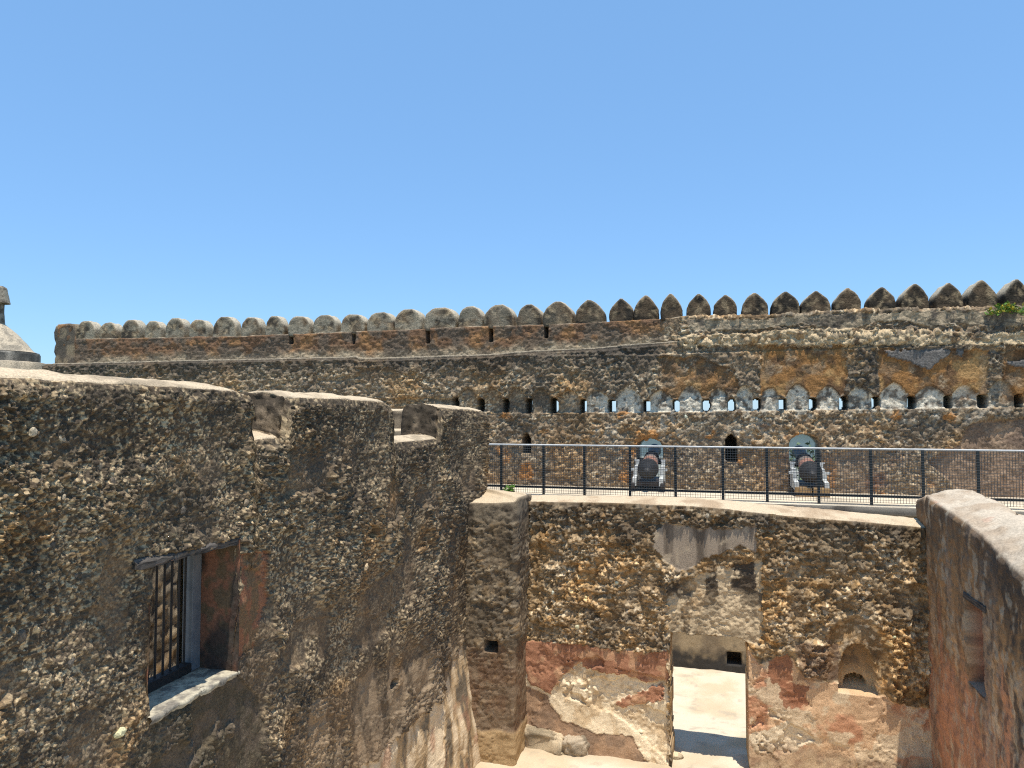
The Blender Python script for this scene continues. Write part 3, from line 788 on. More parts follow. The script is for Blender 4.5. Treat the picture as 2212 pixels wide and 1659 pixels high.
PP = np.stack(rows, 1)
N_ = grid_normals(PP)
if N_[10, 100] @ np.array([0, -1, 0]) < 0: N_ = -N_
ar = np.repeat(np.arange(npth)[:, None] * .018, PP.shape[1], 1)
hA, d2, r2, r1, d1 = coral(ar, PP[..., 2], PP, .095, 141)
isf = (np.arange(PP.shape[1]) < 270)[None] & np.ones(npth, bool)[:, None]
capm = sstep(EYE - 1.62, EYE - 1.55, PP[..., 2] + (fbm(PP, .2, 143, 3) - .5) * .16) * isf
lowm = sstep(1.75, 1.5, PP[..., 2] + (fbm(PP, .2, 144, 3) - .5) * .3) * isf
footm = sstep(.42, .36, PP[..., 2] + (fbm(PP, .2, 145, 3) - .5) * .1) * isf
side = sstep(-2.80, -2.76, PP[..., 0]) * isf
rg = np.clip(1 - .6 * capm - .55 * lowm - .3 * side, 0, 1)
H = np.where(isf, rg * .08 * hA + (fbm(PP, .6, 146, 3) - .5) * .05 + (fbm(PP, .05, 147, 2) - .5) * .012 + footm * .02 + capm * .02, (fbm(PP, .2, 148, 3) - .5) * .03)
PD = PP + N_ * H[..., None]
# putlog hole
ph = Frame((0, 10.23, 0), (1, 0, 0), (0, -1, 0))
hx0, hz1 = ph.pix(1048, 1381); hx1, hz0 = ph.pix(1075, 1409)
hl = isf & (PP[..., 1] < 10.24) & (PP[..., 0] > hx0) & (PP[..., 0] < hx1) & (PP[..., 2] > hz0) & (PP[..., 2] < hz1)
PD[hl] += np.array([0, .32, 0])
c = lerp(np.zeros(PP.shape) + np.array([.13, .107, .08]), stone_tint(r1) * .6, sstep(.2, .7, d1) * .5); c = lerp(c, stone_tint(r2) * .95, d2 * .65)
c = lerp(c, DARK * .8, sstep(.5, .7, fbm(PP, .4, 149, 4)) * .6)
c = lerp(c, lerp(np.zeros(PP.shape) + np.array([.19, .165, .13]), DARK, sstep(.45, .65, fbm(PP, .15, 150, 3))), capm)
c = lerp(c, lerp(np.zeros(PP.shape) + np.array([.15, .09, .06]), np.array([.20, .15, .11]), sstep(.42, .6, fbm(PP, .2, 151, 5))), lowm * .6)
c = lerp(c, np.array([.36, .27, .16]), footm * .9)
c = np.where(isf[..., None], c, lerp(np.zeros(PP.shape) + COPING, COPING * .75, sstep(.5, .75, fbm(PP, .2, 152, 3))))
c = np.where(hl[..., None], DARK, c)
rel(grid_obj('pilaster', PD, c, M_MASON, mid), mid)

# ---- right wall --------------------------------------------------------------
right = empty('side_wall', 'smooth streaked wall with sloping pale top and blind window recess, at the right', 'wall', (XR, 7, 0))
ss = np.concatenate([np.arange(2.0, RIGHT.S(2290), .15), RIGHT.xs(2290, 1990, -1.6), [10.92, 10.98, 11.02, 11.06, 11.1, 11.14, 11.2, 11.3]])
ss = np.unique(np.round(ss, 4))
zi = T(ss, [(2.0, EYE - 1.95), RIGHT.pix(2290, 1330), RIGHT.pix(2212, 1252), RIGHT.pix(2160, 1200), RIGHT.pix(2120, 1158), RIGHT.pix(2080, 1126), RIGHT.pix(2040, 1100), RIGHT.pix(2012, 1082), RIGHT.pix(2000, 1072), (10.9, EYE - 1.12), (11.3, EYE - 1.2)])
zo = T(ss, [(2.0, EYE - 1.2), RIGHT.pix(2212, 1110, .6), RIGHT.pix(2150, 1083, .6), RIGHT.pix(2095, 1057, .6), (11.3, EYE - 1.05)])
nF, nT, Tk = 330, 30, .6
Sg = np.repeat(ss[:, None], nF + nT + 8, 1); Dg = np.zeros_like(Sg); Zg = np.zeros_like(Sg)
Zg[:, :nF] = -.35 + (zi - .05 + .35)[:, None] * np.linspace(0, 1, nF)[None]
a = np.linspace(0, 1, nT)
Dg[:, nF:nF + nT] = np.interp(a, [0, .1, .85, 1], [.012, .06, Tk - .1, Tk])[None]
Zg[:, nF:nF + nT] = zi[:, None] + (zo - zi)[:, None] * np.interp(a, [0, .1, .6, .85, 1], [0, .12, .85, 1, .9])[None] - .02 * (a == 0)
Dg[:, nF + nT:] = Tk; Zg[:, nF + nT:] = (zo - .06)[:, None] + (-.35 - zo)[:, None] * np.linspace(.02, 1, 8)[None]
P0 = RIGHT.pos(Sg, Dg, Zg); Nn = grid_normals(P0)
if Nn[len(ss) // 2, nF // 2] @ RIGHT.n < 0: Nn = -Nn
front = (np.arange(Sg.shape[1]) < nF)[None] & np.ones(len(ss), bool)[:, None]
top = ((np.arange(Sg.shape[1]) >= nF + 1) & (np.arange(Sg.shape[1]) < nF + nT))[None] & np.ones(len(ss), bool)[:, None]
h1, d1, r1 = lumps(Sg, Zg, P0, .12, 161)
H = np.where(front, (fbm(P0, .5, 162, 3) - .5) * .07 + (fbm(P0, .12, 163, 3) - .5) * .025 + .014 * h1 + (fbm(P0, .045, 164, 3) - .5) * .022, (fbm(P0, .3, 165, 3) - .5) * .08 + (fbm(P0, .07, 166, 3) - .5) * .03)
P = P0 + Nn * H[..., None]
# ragged far end: groove and little horn beside the doorway wall
gro = sstep(.06, .0, np.abs(Sg - 10.86)) * sstep(zi[:, None] - .3, zi[:, None], Zg)
P[..., 2] -= gro * .10
# blind window recess
rc = [RIGHT.pix(2072, 1280), RIGHT.pix(2108, 1312), RIGHT.pix(2117, 1500), RIGHT.pix(2086, 1462)]
rs0, rs1 = RIGHT.S(2112), RIGHT.S(2078)
rz1 = RIGHT.pix(2078, 1283)[1]; rz0 = RIGHT.pix(2088, 1470)[1]
rec = front & (Sg > rs0) & (Sg < rs1) & (Zg > rz0) & (Zg < rz1)
P[rec] = (RIGHT.pos(Sg, Dg + .26, Zg) + np.array([1, 0, 0]) * ((fbm(P0, .2, 167, 3) - .5) * .03)[..., None])[rec]
st = fbm(P0, .26, 168, 5, (1, 1.7, .50)); st2 = fbm(P0, .28, 169, 5, (1, 1.8, .50)); st3 = fbm(P0, .40, 170, 5, (1, 1.7, .5))
c = np.zeros(P.shape) + np.array([.29, .20, .112])
c = lerp(c, np.array([.20, .145, .09]), sstep(.45, .6, st2))
c = lerp(c, np.array([.40, .225, .15]), sstep(2.6, 1.2, Zg + (st3 - .5) * 3.0) * .9)
c = lerp(c, np.array([.50, .42, .32]), sstep(.56, .66, st3) * sstep(3.3, 1.5, Zg) * .8)
c = lerp(c, np.array([.24, .21, .18]), sstep(.60, .68, fbm(P0, .4, 171, 4, (1, 2.0, .4))) * .5)
nearw = sstep(9.4, 7.5, Sg)
dk = np.clip(sstep(1.0, .0, zi[:, None] - Zg + (st - .5) * 1.4) * (.6 + .6 * nearw) + sstep(.52, .64, st) * (.25 + .65 * nearw), 0, 1)
c = c * np.array([1.32, 1.14, .98])
c = lerp(c, BLACK * 1.6, dk * .8)
c = lerp(c, BLACK * 2, sstep(.56, .66, fbm(P0, .09, 176, 4, (1, 1.3, .7))) * (.35 + .4 * nearw))
c = lerp(c, PALE, sstep(.60, .70, fbm(P0, .12, 177, 4, (1, 1.4, .6))) * .5)
c = np.where(rec[..., None], lerp(np.zeros(P.shape) + np.array([.27, .085, .055]), np.array([.36, .21, .15]), sstep(.5, .7, fbm(P0, .2, 172, 3, (1, 2, .5)))), c)
ct = lerp(np.zeros(P.shape) + COPING * np.array([1.0, .97, .95]), COPING * np.array([.78, .70, .64]), sstep(.45, .7, fbm(P0, .35, 173, 4))); ct = lerp(ct, PINK, sstep(.64, .7, fbm(P0, .3, 174, 3)) * .4)
c = np.where(top[..., None], ct, c)
grid_obj('masonry', P, c, M_SMOOTH, right)
rel(patch('recess_sill', (XR - .004, rs0 + .012, rz0 + .02), (.27, 0, 0), (0, rs1 - rs0 - .02, 0), 10, 30, lambda P: np.zeros(P.shape) + np.array([.36, .27, .19]), .008, M_SMOOTH, right, 175, (0, 0, 1)), right)
rel(MB().box((XR - .02, rs0 - .12, rz1 - .02), (XR + .27, rs1 + .06, rz1 + .05)).build('lintel', M_WOOD, right, .006), right)

# ---- retaining wall under the terrace ---------------------------------------------
RET = Frame((0, 15.5, 0), (1, 0, 0), (0, -1, 0))
hs0, hz1 = RET.pix(1571, 1408); hs1, hz0 = RET.pix(1600, 1436)
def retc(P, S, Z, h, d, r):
    c = lerp(np.zeros(P.shape) + np.array([.31, .235, .145]), np.array([.21, .16, .105]), sstep(.45, .65, fbm(P, .4, 181, 3)))  # cream render darkened here: shade of the slab overhang put into its colour
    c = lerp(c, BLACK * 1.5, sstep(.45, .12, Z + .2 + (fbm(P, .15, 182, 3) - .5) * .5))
    c = lerp(c, DARK, sstep(EYE - 2.3, EYE - 2.0, Z))  # dark top band: shade under the slab painted on
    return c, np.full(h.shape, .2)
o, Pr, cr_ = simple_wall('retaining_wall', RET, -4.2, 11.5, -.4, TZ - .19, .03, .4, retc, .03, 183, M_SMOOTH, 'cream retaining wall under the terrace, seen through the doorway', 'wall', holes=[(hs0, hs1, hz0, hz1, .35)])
# ---- far rampart ----------------------------------------------------------------
far = empty('rampart_wall', 'long battlemented coral rampart with gunports and loopholes, behind the railing', 'wall', (-5, YF, TZ))
ss = np.concatenate([FAR.xs(96, 2240, 2.25), np.arange(6.62, 11.0, .03)])
dl = np.interp(ss, [FAR.S(900), FAR.S(1180), FAR.S(1420), FAR.S(1480)], [.45, .42, .28, .0])            # set-back of the parapet above the ledge
zl = T(ss, [FAR.pix(x, y) for x, y in ((60, 787), (100, 786), (400, 779), (770, 771), (780, 776), (950, 770), (1060, 766), (1150, 758), (1280, 752), (1390, 742), (1450, 738), (1600, 735), (2300, 700))])
def FD(x): return float(np.interp(FAR.S(x), ss, dl))
zp = T(ss, [FAR.pix(x, y, FD(x)) for x, y in ((60, 700), (117, 700), (160, 701), (163, 732), (500, 727), (680, 720), (850, 713), (1000, 706), (1200, 700), (1370, 691), (1500, 683), (1660, 682), (1800, 672), (1950, 668), (2100, 664), (2300, 660))])
nA, nL, nB, nT, Tk = 150, 6, 34, 8, .75
m = nA + nL + nB + nT + 4
Sg = np.repeat(ss[:, None], m, 1); Dg = np.zeros_like(Sg); Zg = np.zeros_like(Sg)
lin = lambda n: np.linspace(0, 1, n)[None]
Zg[:, :nA] = TZ - .1 + (zl - .01 - TZ + .1)[:, None] * lin(nA)
Dg[:, nA:nA + nL] = .02 + (dl - .03)[:, None] * lin(nL) * (dl > .03)[:, None]; Zg[:, nA:nA + nL] = zl[:, None] + .01 * lin(nL)
Dg[:, nA + nL:nA + nL + nB] = dl[:, None]; Zg[:, nA + nL:nA + nL + nB] = (zl + .02)[:, None] + (zp - .02 - zl - .02)[:, None] * lin(nB)
Dg[:, nA + nL + nB:nA + nL + nB + nT] = dl[:, None] + .02 + (Tk - .02) * lin(nT); Zg[:, nA + nL + nB:nA + nL + nB + nT] = zp[:, None]
Dg[:, -4:] = dl[:, None] + Tk; Zg[:, -4:] = (zp - .03)[:, None] - np.array([0, .3, .6, .9])[None]
P0 = FAR.pos(Sg, Dg, Zg); Nn = grid_normals(P0)
if Nn[len(ss) // 2, nA // 2] @ FAR.n < 0: Nn = -Nn
ji = np.arange(m)
front = (ji < nA)[None] & np.ones(len(ss), bool)[:, None]
ledge = ((ji >= nA) & (ji < nA + nL))[None] & (dl > .05)[:, None]
par = ((ji >= nA + nL) & (ji < nA + nL + nB))[None] & np.ones(len(ss), bool)[:, None]
face = front | par
Rf = lambda pts, amp=.06, size=.25, seed=1, fr_d=0.0: region(FAR, pts, Sg, Zg, P0, amp, size, seed) * face
xsD = np.array([100 + 0 * 1])
bigs = fbm(P0, 1.3, 201, 3)
hA, d2, r2, r1, d1 = coral(Sg, Zg, P0, .115, 202, 1.5)
grit = fbm(P0, .07, 204, 2)
# smooth ochre panels and other plaster
pan = np.maximum.reduce([Rf([(1638, 752), (1825, 748), (1828, 850), (1800, 858), (1640, 858)], .10, .35, 205), Rf([(1897, 752), (2128, 756), (2132, 850), (2090, 862), (1895, 862)], .10, .35, 206), Rf([(2162, 760), (2300, 770), (2300, 880), (2158, 868)], .10, .35, 207)])
pan2 = Rf([(1420, 775), (1500, 770), (1590, 800), (1600, 850), (1430, 868)], .08, .3, 208)
gpatch = np.maximum.reduce([Rf([(1912, 760), (2048, 752), (2050, 764), (2018, 788), (2006, 800), (1986, 795), (1960, 782), (1915, 772)], .03, .12, 209), Rf([(2060, 752), (2080, 752), (2074, 772), (2064, 768)], .02, .1, 210), Rf([(2168, 782), (2215, 778), (2215, 796), (2172, 790)], .03, .1, 211)])
sandb = Rf([(1450, 725), (1640, 722), (1700, 712), (1900, 712), (2080, 718), (2300, 722), (2300, 748), (1620, 746), (1480, 752)], .06, .2, 212)
plasterL = Rf([(1480, 690), (1640, 690), (1700, 682), (1900, 676), (2080, 672), (2300, 668), (2300, 700), (2150, 706), (2060, 696), (2010, 708), (1940, 690), (1880, 700), (1830, 716), (1740, 700), (1640, 712), (1500, 715)], .05, .2, 213)
plast_low = Rf([(2090, 915), (2300, 890), (2300, 1090), (2110, 1090), (2000, 1000), (2080, 950)], .1, .4, 214)
plast_mid = Rf([(1640, 1000), (1880, 960), (1900, 1080), (1660, 1080)], .15, .5, 215) * .5
# the old, walled-up merlons with the slots between them
SLX = [985, 1040, 1093, 1144, 1198, 1260, 1322, 1397, 1460, 1525, 1581, 1635, 1691, 1756, 1822, 1892, 1969, 2048, 2122, 2200, 2285]
slots = [FAR.S(x) for x in SLX]
zs0 = T(ss, [FAR.pix(x, y) for x, y in ((900, 886), (1144, 891), (1400, 889), (1700, 885), (2000, 881), (2300, 877))])
zs1 = T(ss, [FAR.pix(x, y) for x, y in ((900, 860), (1144, 862), (1400, 866), (1700, 861), (2000, 857), (2300, 852))])
old = np.zeros(Sg.shape)
for a_, b_ in zip(slots[:-1], slots[1:]):
    mc, hw = (a_ + b_) / 2, (b_ - a_) / 2 - .06
    pk = random.uniform(.24, .36)
    u_ = np.abs(Sg - mc) / hw
    tp = zs1[:, None] + pk * np.clip(1 - u_ ** 1.5, 0, 1) ** .8 + (fbm(P0, .12, 216, 2) - .5) * .08
    old = np.maximum(old, ((u_ < 1) & (Zg < tp) & (Zg > zs0[:, None] - .02) & face) * 1.0)
oldw = sstep(FAR.S(1180), FAR.S(1330), Sg) * sstep(FAR.S(2250), FAR.S(2000), Sg)
infill = front & (Zg > zs1[:, None]) & (old < .5) & (Zg < zs1[:, None] + 1.1)
rough = np.clip(1 - .85 * np.maximum(pan, .7 * pan2) - gpatch - .8 * plasterL - .75 * np.maximum(plast_low, plast_mid) - .6 * old, 0, 1) * face
rough = rough * np.where(par & (dl > .05)[:, None], .35, 1)
H = rough * (.125 * hA + .10 * (grit - .5)) + (bigs - .5) * .10 + (fbm(P0, .3, 217, 3) - .5) * .04
H = H + pan * .03 + gpatch * .06 + plasterL * .075 + sandb * .05 + infill * .05 + (grit - .5) * .012
H = np.where(face, H * np.where((ji[None] > nA - 4) & front & (dl > .05)[:, None], .4, 1), (fbm(P0, .3, 218, 3) - .5) * .05)
P = P0 + Nn * H[..., None]
holem = np.zeros(Sg.shape, bool); depth = np.zeros(Sg.shape)
for k, sc in enumerate(slots):
    wv = random.uniform(.075, .10)
    zc = (zs0 + zs1) / 2; hh = (zs1 - zs0) / 2 * random.uniform(1.0, 1.18)
    e = (np.abs(Sg - sc) / wv) ** 4 + (np.abs(Zg - zc[:, None]) / hh[:, None]) ** 4 < 1
    holem |= e & front
depth[holem] = .62
thru = holem.copy()
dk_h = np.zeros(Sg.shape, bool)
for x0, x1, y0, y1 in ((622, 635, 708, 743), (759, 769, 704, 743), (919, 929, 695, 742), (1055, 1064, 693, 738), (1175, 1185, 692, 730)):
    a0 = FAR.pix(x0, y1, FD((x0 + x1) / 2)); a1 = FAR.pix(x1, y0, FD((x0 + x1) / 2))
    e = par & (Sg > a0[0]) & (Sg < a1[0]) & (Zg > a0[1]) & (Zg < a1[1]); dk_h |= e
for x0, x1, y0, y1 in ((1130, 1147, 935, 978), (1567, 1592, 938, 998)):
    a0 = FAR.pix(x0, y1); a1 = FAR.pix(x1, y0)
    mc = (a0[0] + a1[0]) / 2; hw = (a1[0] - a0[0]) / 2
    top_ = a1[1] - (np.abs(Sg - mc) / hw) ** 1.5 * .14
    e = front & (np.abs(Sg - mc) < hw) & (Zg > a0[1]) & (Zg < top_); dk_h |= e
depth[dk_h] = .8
ports = []
for x0, x1, y0, y1 in ((1376, 1432, 948, 1052), (1705, 1772, 939, 1050)):
    a0 = FAR.pix(x0, y1); a1 = FAR.pix(x1, y0)
    mc = (a0[0] + a1[0]) / 2; hw = (a1[0] - a0[0]) / 2
    zc = a1[1] - hw * .75
    e = front & (np.abs(Sg - mc) < hw) & (Zg > a0[1]) & ((Zg < zc) | (((Sg - mc) / hw) ** 2 + ((Zg - zc) / (hw * .75)) ** 2 < 1))
    ports.append((mc, hw, a0[1], a1[1])); thru |= e; depth[e] = .85
allh = thru | dk_h
Pin = FAR.pos(Sg, Dg + depth, Zg)
P[allh] = Pin[allh]
keep = ~(thru[:-1, :-1] & thru[1:, :-1] & thru[1:, 1:] & thru[:-1, 1:])
# close the two ends
c = np.zeros(P.shape) + np.array([.165, .122, .082])
c = lerp(c, stone_tint(r1) * .6, sstep(.2, .7, d1) * .35); c = lerp(c, stone_tint(r2) * 1.25, d2 * sstep(.2, .4, r2) * .75)
n1 = fbm(P0, .8, 221, 6)
leftness = sstep(FAR.S(1500), FAR.S(700), Sg)
c = lerp(c, DARK * .85, sstep(.52 - .06 * leftness, .66, n1) * .6)
c = lerp(c, c * np.array([1.25, 1.0, .70]), sstep(.52, .68, fbm(P0, 1.1, 222, 6)) * .6)
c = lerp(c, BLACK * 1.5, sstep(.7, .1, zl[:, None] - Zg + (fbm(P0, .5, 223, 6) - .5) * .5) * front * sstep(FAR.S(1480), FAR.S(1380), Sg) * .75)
ochc = lerp(np.zeros(P.shape) + np.array([.235, .120, .045]), np.array([.105, .060, .032]), sstep(.42, .62, fbm(P0, .22, 224, 6))); ochc = lerp(ochc, OCHRE * .9, sstep(.6, .72, fbm(P0, .4, 225, 6)))
c = lerp(c, ochc, np.maximum(pan, pan2 * .75) * (.45 + .5 * sstep(.36, .5, fbm(P0, .3, 240, 6))))
vert = np.maximum(Rf([(1842, 760), (1895, 752), (1893, 850), (1850, 850)], .06, .2, 226), Rf([(2132, 756), (2162, 756), (2158, 860), (2134, 860)], .04, .2, 227))
c = lerp(c, BLACK * 1.8, vert * sstep(.42, .56, fbm(P0, .12, 228, 6)) * .8)
c = lerp(c, np.array([.115, .112, .11]), gpatch * .95)
c = lerp(c, lerp(np.zeros(P.shape) + np.array([.40, .315, .205]), BROWN * 1.0, sstep(.5, .7, fbm(P0, .15, 229, 6))), sandb * .92)
c = lerp(c, lerp(np.zeros(P.shape) + np.array([.29, .235, .165]), DARK, sstep(.45, .65, fbm(P0, .3, 230, 6))), plasterL * (1 - sandb) * .9)
c = lerp(c, lerp(np.zeros(P.shape) + LICHEN * 1.15, DARK * 1.6, sstep(.46, .62, fbm(P0, .13, 231, 6))), old * oldw * .9)
pale_low = sstep(1.1, .15, zs0[:, None] - Zg) * (Zg < zs0[:, None]) * sstep(.45, .62, fbm(P0, .5, 232, 6)) * oldw
c = lerp(c, lerp(c * 1.1, LICHEN * .75, sstep(.45, .6, fbm(P0, .12, 233, 6))), pale_low * .8)
c = lerp(c, BLACK * 2, sstep(.035, .0, np.abs(fbm(P0, .6, 241, 5) - .5 + (Zg - FAR.pix(1950, 706)[1]) * .5)) * sstep(FAR.S(1700), FAR.S(1800), Sg) * face * .8)
c = lerp(c, RUSTO, sstep(.66, .74, fbm(P0, .5, 234, 6)) * front * (Zg < zs0[:, None]) * .8)
c = lerp(c, PLUM, sstep(.60, .72, fbm(P0, .9, 235, 6)) * front * (Zg < zs0[:, None] - .3) * .75)
c = lerp(c, lerp(np.zeros(P.shape) + np.array([.235, .165, .115]), np.array([.14, .10, .075]), sstep(.42, .62, fbm(P0, .5, 236, 6))), np.maximum(plast_low, plast_mid) * .85)
rust_par = lerp(np.zeros(P.shape) + np.array([.125, .073, .045]), np.array([.21, .115, .055]), sstep(.5, .68, fbm(P0, .35, 237, 6))); rust_par = lerp(rust_par, np.array([.30, .26, .19]), sstep(.35, .05, Zg - zl[:, None] + (fbm(P0, .3, 238, 6) - .5) * .3) * .8); rust_par = lerp(rust_par, DARK, sstep(.46, .58, fbm(P0, .4, 239, 6)) * .75)
c = lerp(c, rust_par, par * sstep(.1, .3, dl)[:, None] * .92)
c = np.where(ledge[..., None], COPING * .7, c)
c = np.where((ji >= nA + nL + nB)[None, :, None], COPING * .6, c)
lip = ((ji >= nA - 1) & (ji < nA))[None] & (dl > .05)[:, None]
c = np.where(lip[..., None], COPING * .5, c)
isport = (depth > .8) & thru
c = np.where(isport[..., None], np.array([.52, .50, .45]), c)
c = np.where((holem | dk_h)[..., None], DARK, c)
grid_obj('masonry', P, c, M_FAR, far, keep)
vis = front & (rough > .6) & ~allh & (np.abs(depth) < .01) & (Zg > TZ + .2) & (Sg > -6.5) & (Sg < 6.2) & (Zg < zl[:, None] - .1)
set_stones(P, Nn, c, vis, far, 240, .03, .07, 1.25)
# merlons: pointed blocks along the crest, each its own part
MER = [(139, 700, 118, 161), (188, 693, 165, 215), (238, 696, 215, 262), (284, 691, 262, 312), (334, 693, 312, 358), (382, 687, 357, 410), (435, 690, 408, 460), (490, 683, 460, 520), (547, 685, 520, 573), (598, 682, 573, 623), (650, 682, 623, 678), (705, 680, 677, 735), (765, 678, 735, 795), (823, 674, 793, 855), (882, 668, 853, 916), (952, 664, 917, 988), (1016, 662, 990, 1045), (1080, 657, 1047, 1113), (1143, 657, 1118, 1170), (1205, 650, 1173, 1237), (1272, 647, 1245, 1303), (1340, 644, 1316, 1365), (1394, 638, 1370, 1418), (1450, 634, 1428, 1472), (1508, 634, 1483, 1533), (1568, 636, 1543, 1592), (1631, 632, 1604, 1658), (1697, 628, 1668, 1726), (1763, 627, 1732, 1792), (1834, 622, 1805, 1860), (1902, 619, 1876, 1933), (1972, 613, 1945, 2005), (2046, 610, 2018, 2080), (2118, 605, 2088, 2153), (2195, 603, 2165, 2228), (2275, 599, 2242, 2310), (2362, 595, 2326, 2398), (2452, 591, 2414, 2490), (2546, 587, 2506, 2586)]
for k, (xc, yt, x0, x1) in enumerate(MER[1:]):
    d0 = FD(xc) + .02; thick = (Tk - .12) * float(np.interp(xc, [600, 1300], [.55, 1]))
    s0, s1 = FAR.pix(x0, yt + 30, d0)[0], FAR.pix(x1, yt + 30, d0)[0]
    if xc < 1300:                      # seen at a slant: the far flank shows too
        s1 -= min(.20, (1300 - xc) / 1300 * .30)
    if xc > 1750: s0 += min(.2, (xc - 1750) / 450 * .06)
    zt = FAR.pix(xc, yt, d0 + .1)[1]
    zb_ = float(np.interp((s0 + s1) / 2, ss, zp)) - .06
    mc, hw, hh = (s0 + s1) / 2, (s1 - s0) / 2 * float(np.interp(xc, [900, 1300], [.99, 1.01])), zt - zb_
    sharp = sstep(900, 1400, np.array(float(xc)))
    n_o = 34
    tt = np.linspace(0, 1, n_o)
    # outline from the lower left over the tip to the lower right
    zz = 1 - np.abs(2 * tt - 1)
    sh_ = (.40 + .1 * random.random()) * hh
    out = []
    for t_, z_ in zip(tt, zz):
        z1_ = z_ * hh
        if z1_ < sh_: wx = hw * (1 + .03 * math.sin(z1_ / sh_ * 3.1))
        else:
            q = (z1_ - sh_) / (hh - sh_); wx = hw * ((1 - q ** 1.65) * float(sharp) + (1 - float(sharp)) * math.sqrt(max(0, 1 - q ** 2.0)))
        out.append((mc + (wx if t_ > .5 else -wx), zb_ + z1_))
    out = [(mc - hw * .3, zb_)] + out + [(mc + hw * .3, zb_), (mc - hw * .3, zb_)]; n_o = len(out)
    out = np.array(out); cen = np.array([mc, zb_ + hh * .42])
    rows = []
    lean = random.uniform(-.03, .03)
    for rr, dd in [(.02, 0), (.2, 0), (.4, 0), (.6, 0), (.8, 0), (.95, .0), (1, .02), (1.01, thick * .15), (1.01, thick * .3), (1.01, thick * .5), (1.01, thick * .7), (1.01, thick - .03), (.95, thick), (.5, thick), (.02, thick)]:
        o2 = cen + (out - cen) * rr
        rows.append(FAR.pos(o2[:, 0] + lean * (o2[:, 1] - zb_), np.full(n_o, d0 + dd), o2[:, 1]))
    PM = np.stack(rows, 1)
    NM = grid_normals(PM); NM = NM if NM[n_o // 4, 5] @ FAR.n > 0 else -NM
    PM = PM + NM * ((fbm(PM, .3, 250, 3) - .5) * .05 + (fbm(PM, .08, 251, 2) - .5) * .024)[..., None]
    cm = lerp(np.zeros(PM.shape) + np.array([.125, .092, .062]), DARK * .55, sstep(.40, .60, fbm(PM, .3, 252, 4)))
    cm = lerp(cm, TAN, sstep(.56, .70, fbm(PM, .10, 253, 3)) * .7)
    cm = lerp(cm, np.array([.25, .225, .175]), float(1 - sharp) * .75 * np.ones(PM.shape[:2]) * sstep(.35, .6, fbm(PM, .2, 254, 3)))
    cm = cm * (1 - .35 * float(sharp))
    capc = np.array([.36, .325, .26])
    up = sstep(zt - hh * .6, zt - hh * .3, PM[..., 2]) * np.array([0, 0, 0, 0, 0, .2, .8, 1, 1, 1, 1, 1, 1, 0, 0])[None]
    cm = lerp(cm, capc, up * .85)
    rel(grid_obj('merlon', PM, cm, M_FAR, far), far)
# end pier of the parapet
d0 = FD(139)
a0 = FAR.pix(118, 780, d0); a1 = FAR.pix(158, 700, d0)
rows = []
corner_path = [(a0[0] + .02, d0 + .7), (a0[0], d0 + .5), (a0[0], d0 + .25), (a0[0], d0 + .03), (a0[0] + .03, d0 - .03)] + [(x, d0 - .04) for x in np.linspace(a0[0] + .08, a1[0] + .1, 12)] + [(a1[0] + .14, d0 + .1), (a1[0] + .14, d0 + .6)]
cpth = np.array(corner_path); cc_ = cpth.mean(0)
for f_, sc_ in [(q, 1.0) for q in np.linspace(0, .8, 14)] + [(.88, .96), (.94, .88), (.985, .7), (1, .4), (1.005, .05)]:
    q2 = cc_ + (cpth - cc_) * sc_
    rows.append(FAR.pos(q2[:, 0], q2[:, 1], np.full(len(cpth), a0[1] - .1 + (a1[1] + .03 - a0[1] + .1) * f_)))
PM = np.stack(rows, 1); PM = PM + (fbm(PM, .2, 256, 3)[..., None] - .5) * .06
rel(grid_obj('end_pier', PM, lerp(np.zeros(PM.shape) + np.array([.22, .175, .12]), DARK, sstep(.45, .65, fbm(PM, .3, 257, 3))), M_FAR, far), far)

# everything that was parented to an offset empty keeps its world place
bpy.context.view_layer.update()
for w in (left, mid, right, far):
    inv = w.matrix_world.inverted()
    for o in w.children:
        o.matrix_parent_inverse = inv

# ================================================================== TURRET at the far left corner
wd = 23.0
axr = ray(-8, 780); axr = axr / (axr[0] * -sa + axr[1] * ca) * wd
tx, ty = axr[0], axr[1]
ZT = lambda y: EYE + (892 - y) / F * wd
RT = lambda px: px / F * wd * .93
tur = empty('watch_turret', 'round stone turret roof with mushroom finial at the left edge', 'turret', (tx, ty, 0))
def lathe_np(name, prof, seg, mat, colf, parent, amp, seed):
    pr = np.array(prof); t = np.linspace(0, 2 * math.pi, seg + 1)
    k = np.linspace(0, len(pr) - 1, max(len(pr) * 6, 20)); rr = np.interp(k, np.arange(len(pr)), pr[:, 0]); zz = np.interp(k, np.arange(len(pr)), pr[:, 1])
    P = np.stack([tx + np.cos(t)[:, None] * rr[None], ty + np.sin(t)[:, None] * rr[None], np.repeat(zz[None], seg + 1, 0)], -1)
    q = P - np.array([tx, ty, 0]); q[..., 2] = 0; q /= np.maximum(np.linalg.norm(q, axis=-1, keepdims=True), 1e-6)
    P = P + q * ((fbm(P, .25, seed, 3) - .5) * amp)[..., None]
    P[-1] = P[0]
    return rel(grid_obj(name, P, colf(P), mat, parent), parent)
bpy.context.view_layer.update()
roofc = lambda P: lerp(np.zeros(P.shape) + np.array([.36, .31, .24]), GREY * .8, sstep(.42, .65, fbm(P, .25, 261, 4)))
drumc = lambda P: lerp(np.zeros(P.shape) + np.array([.055, .055, .052]), np.array([.20, .19, .17]), sstep(.48, .66, fbm(P, .22, 262, 4)))
finc = lambda P: lerp(np.zeros(P.shape) + np.array([.22, .20, .165]), DARK, sstep(.45, .65, fbm(P, .15, 263, 3)))
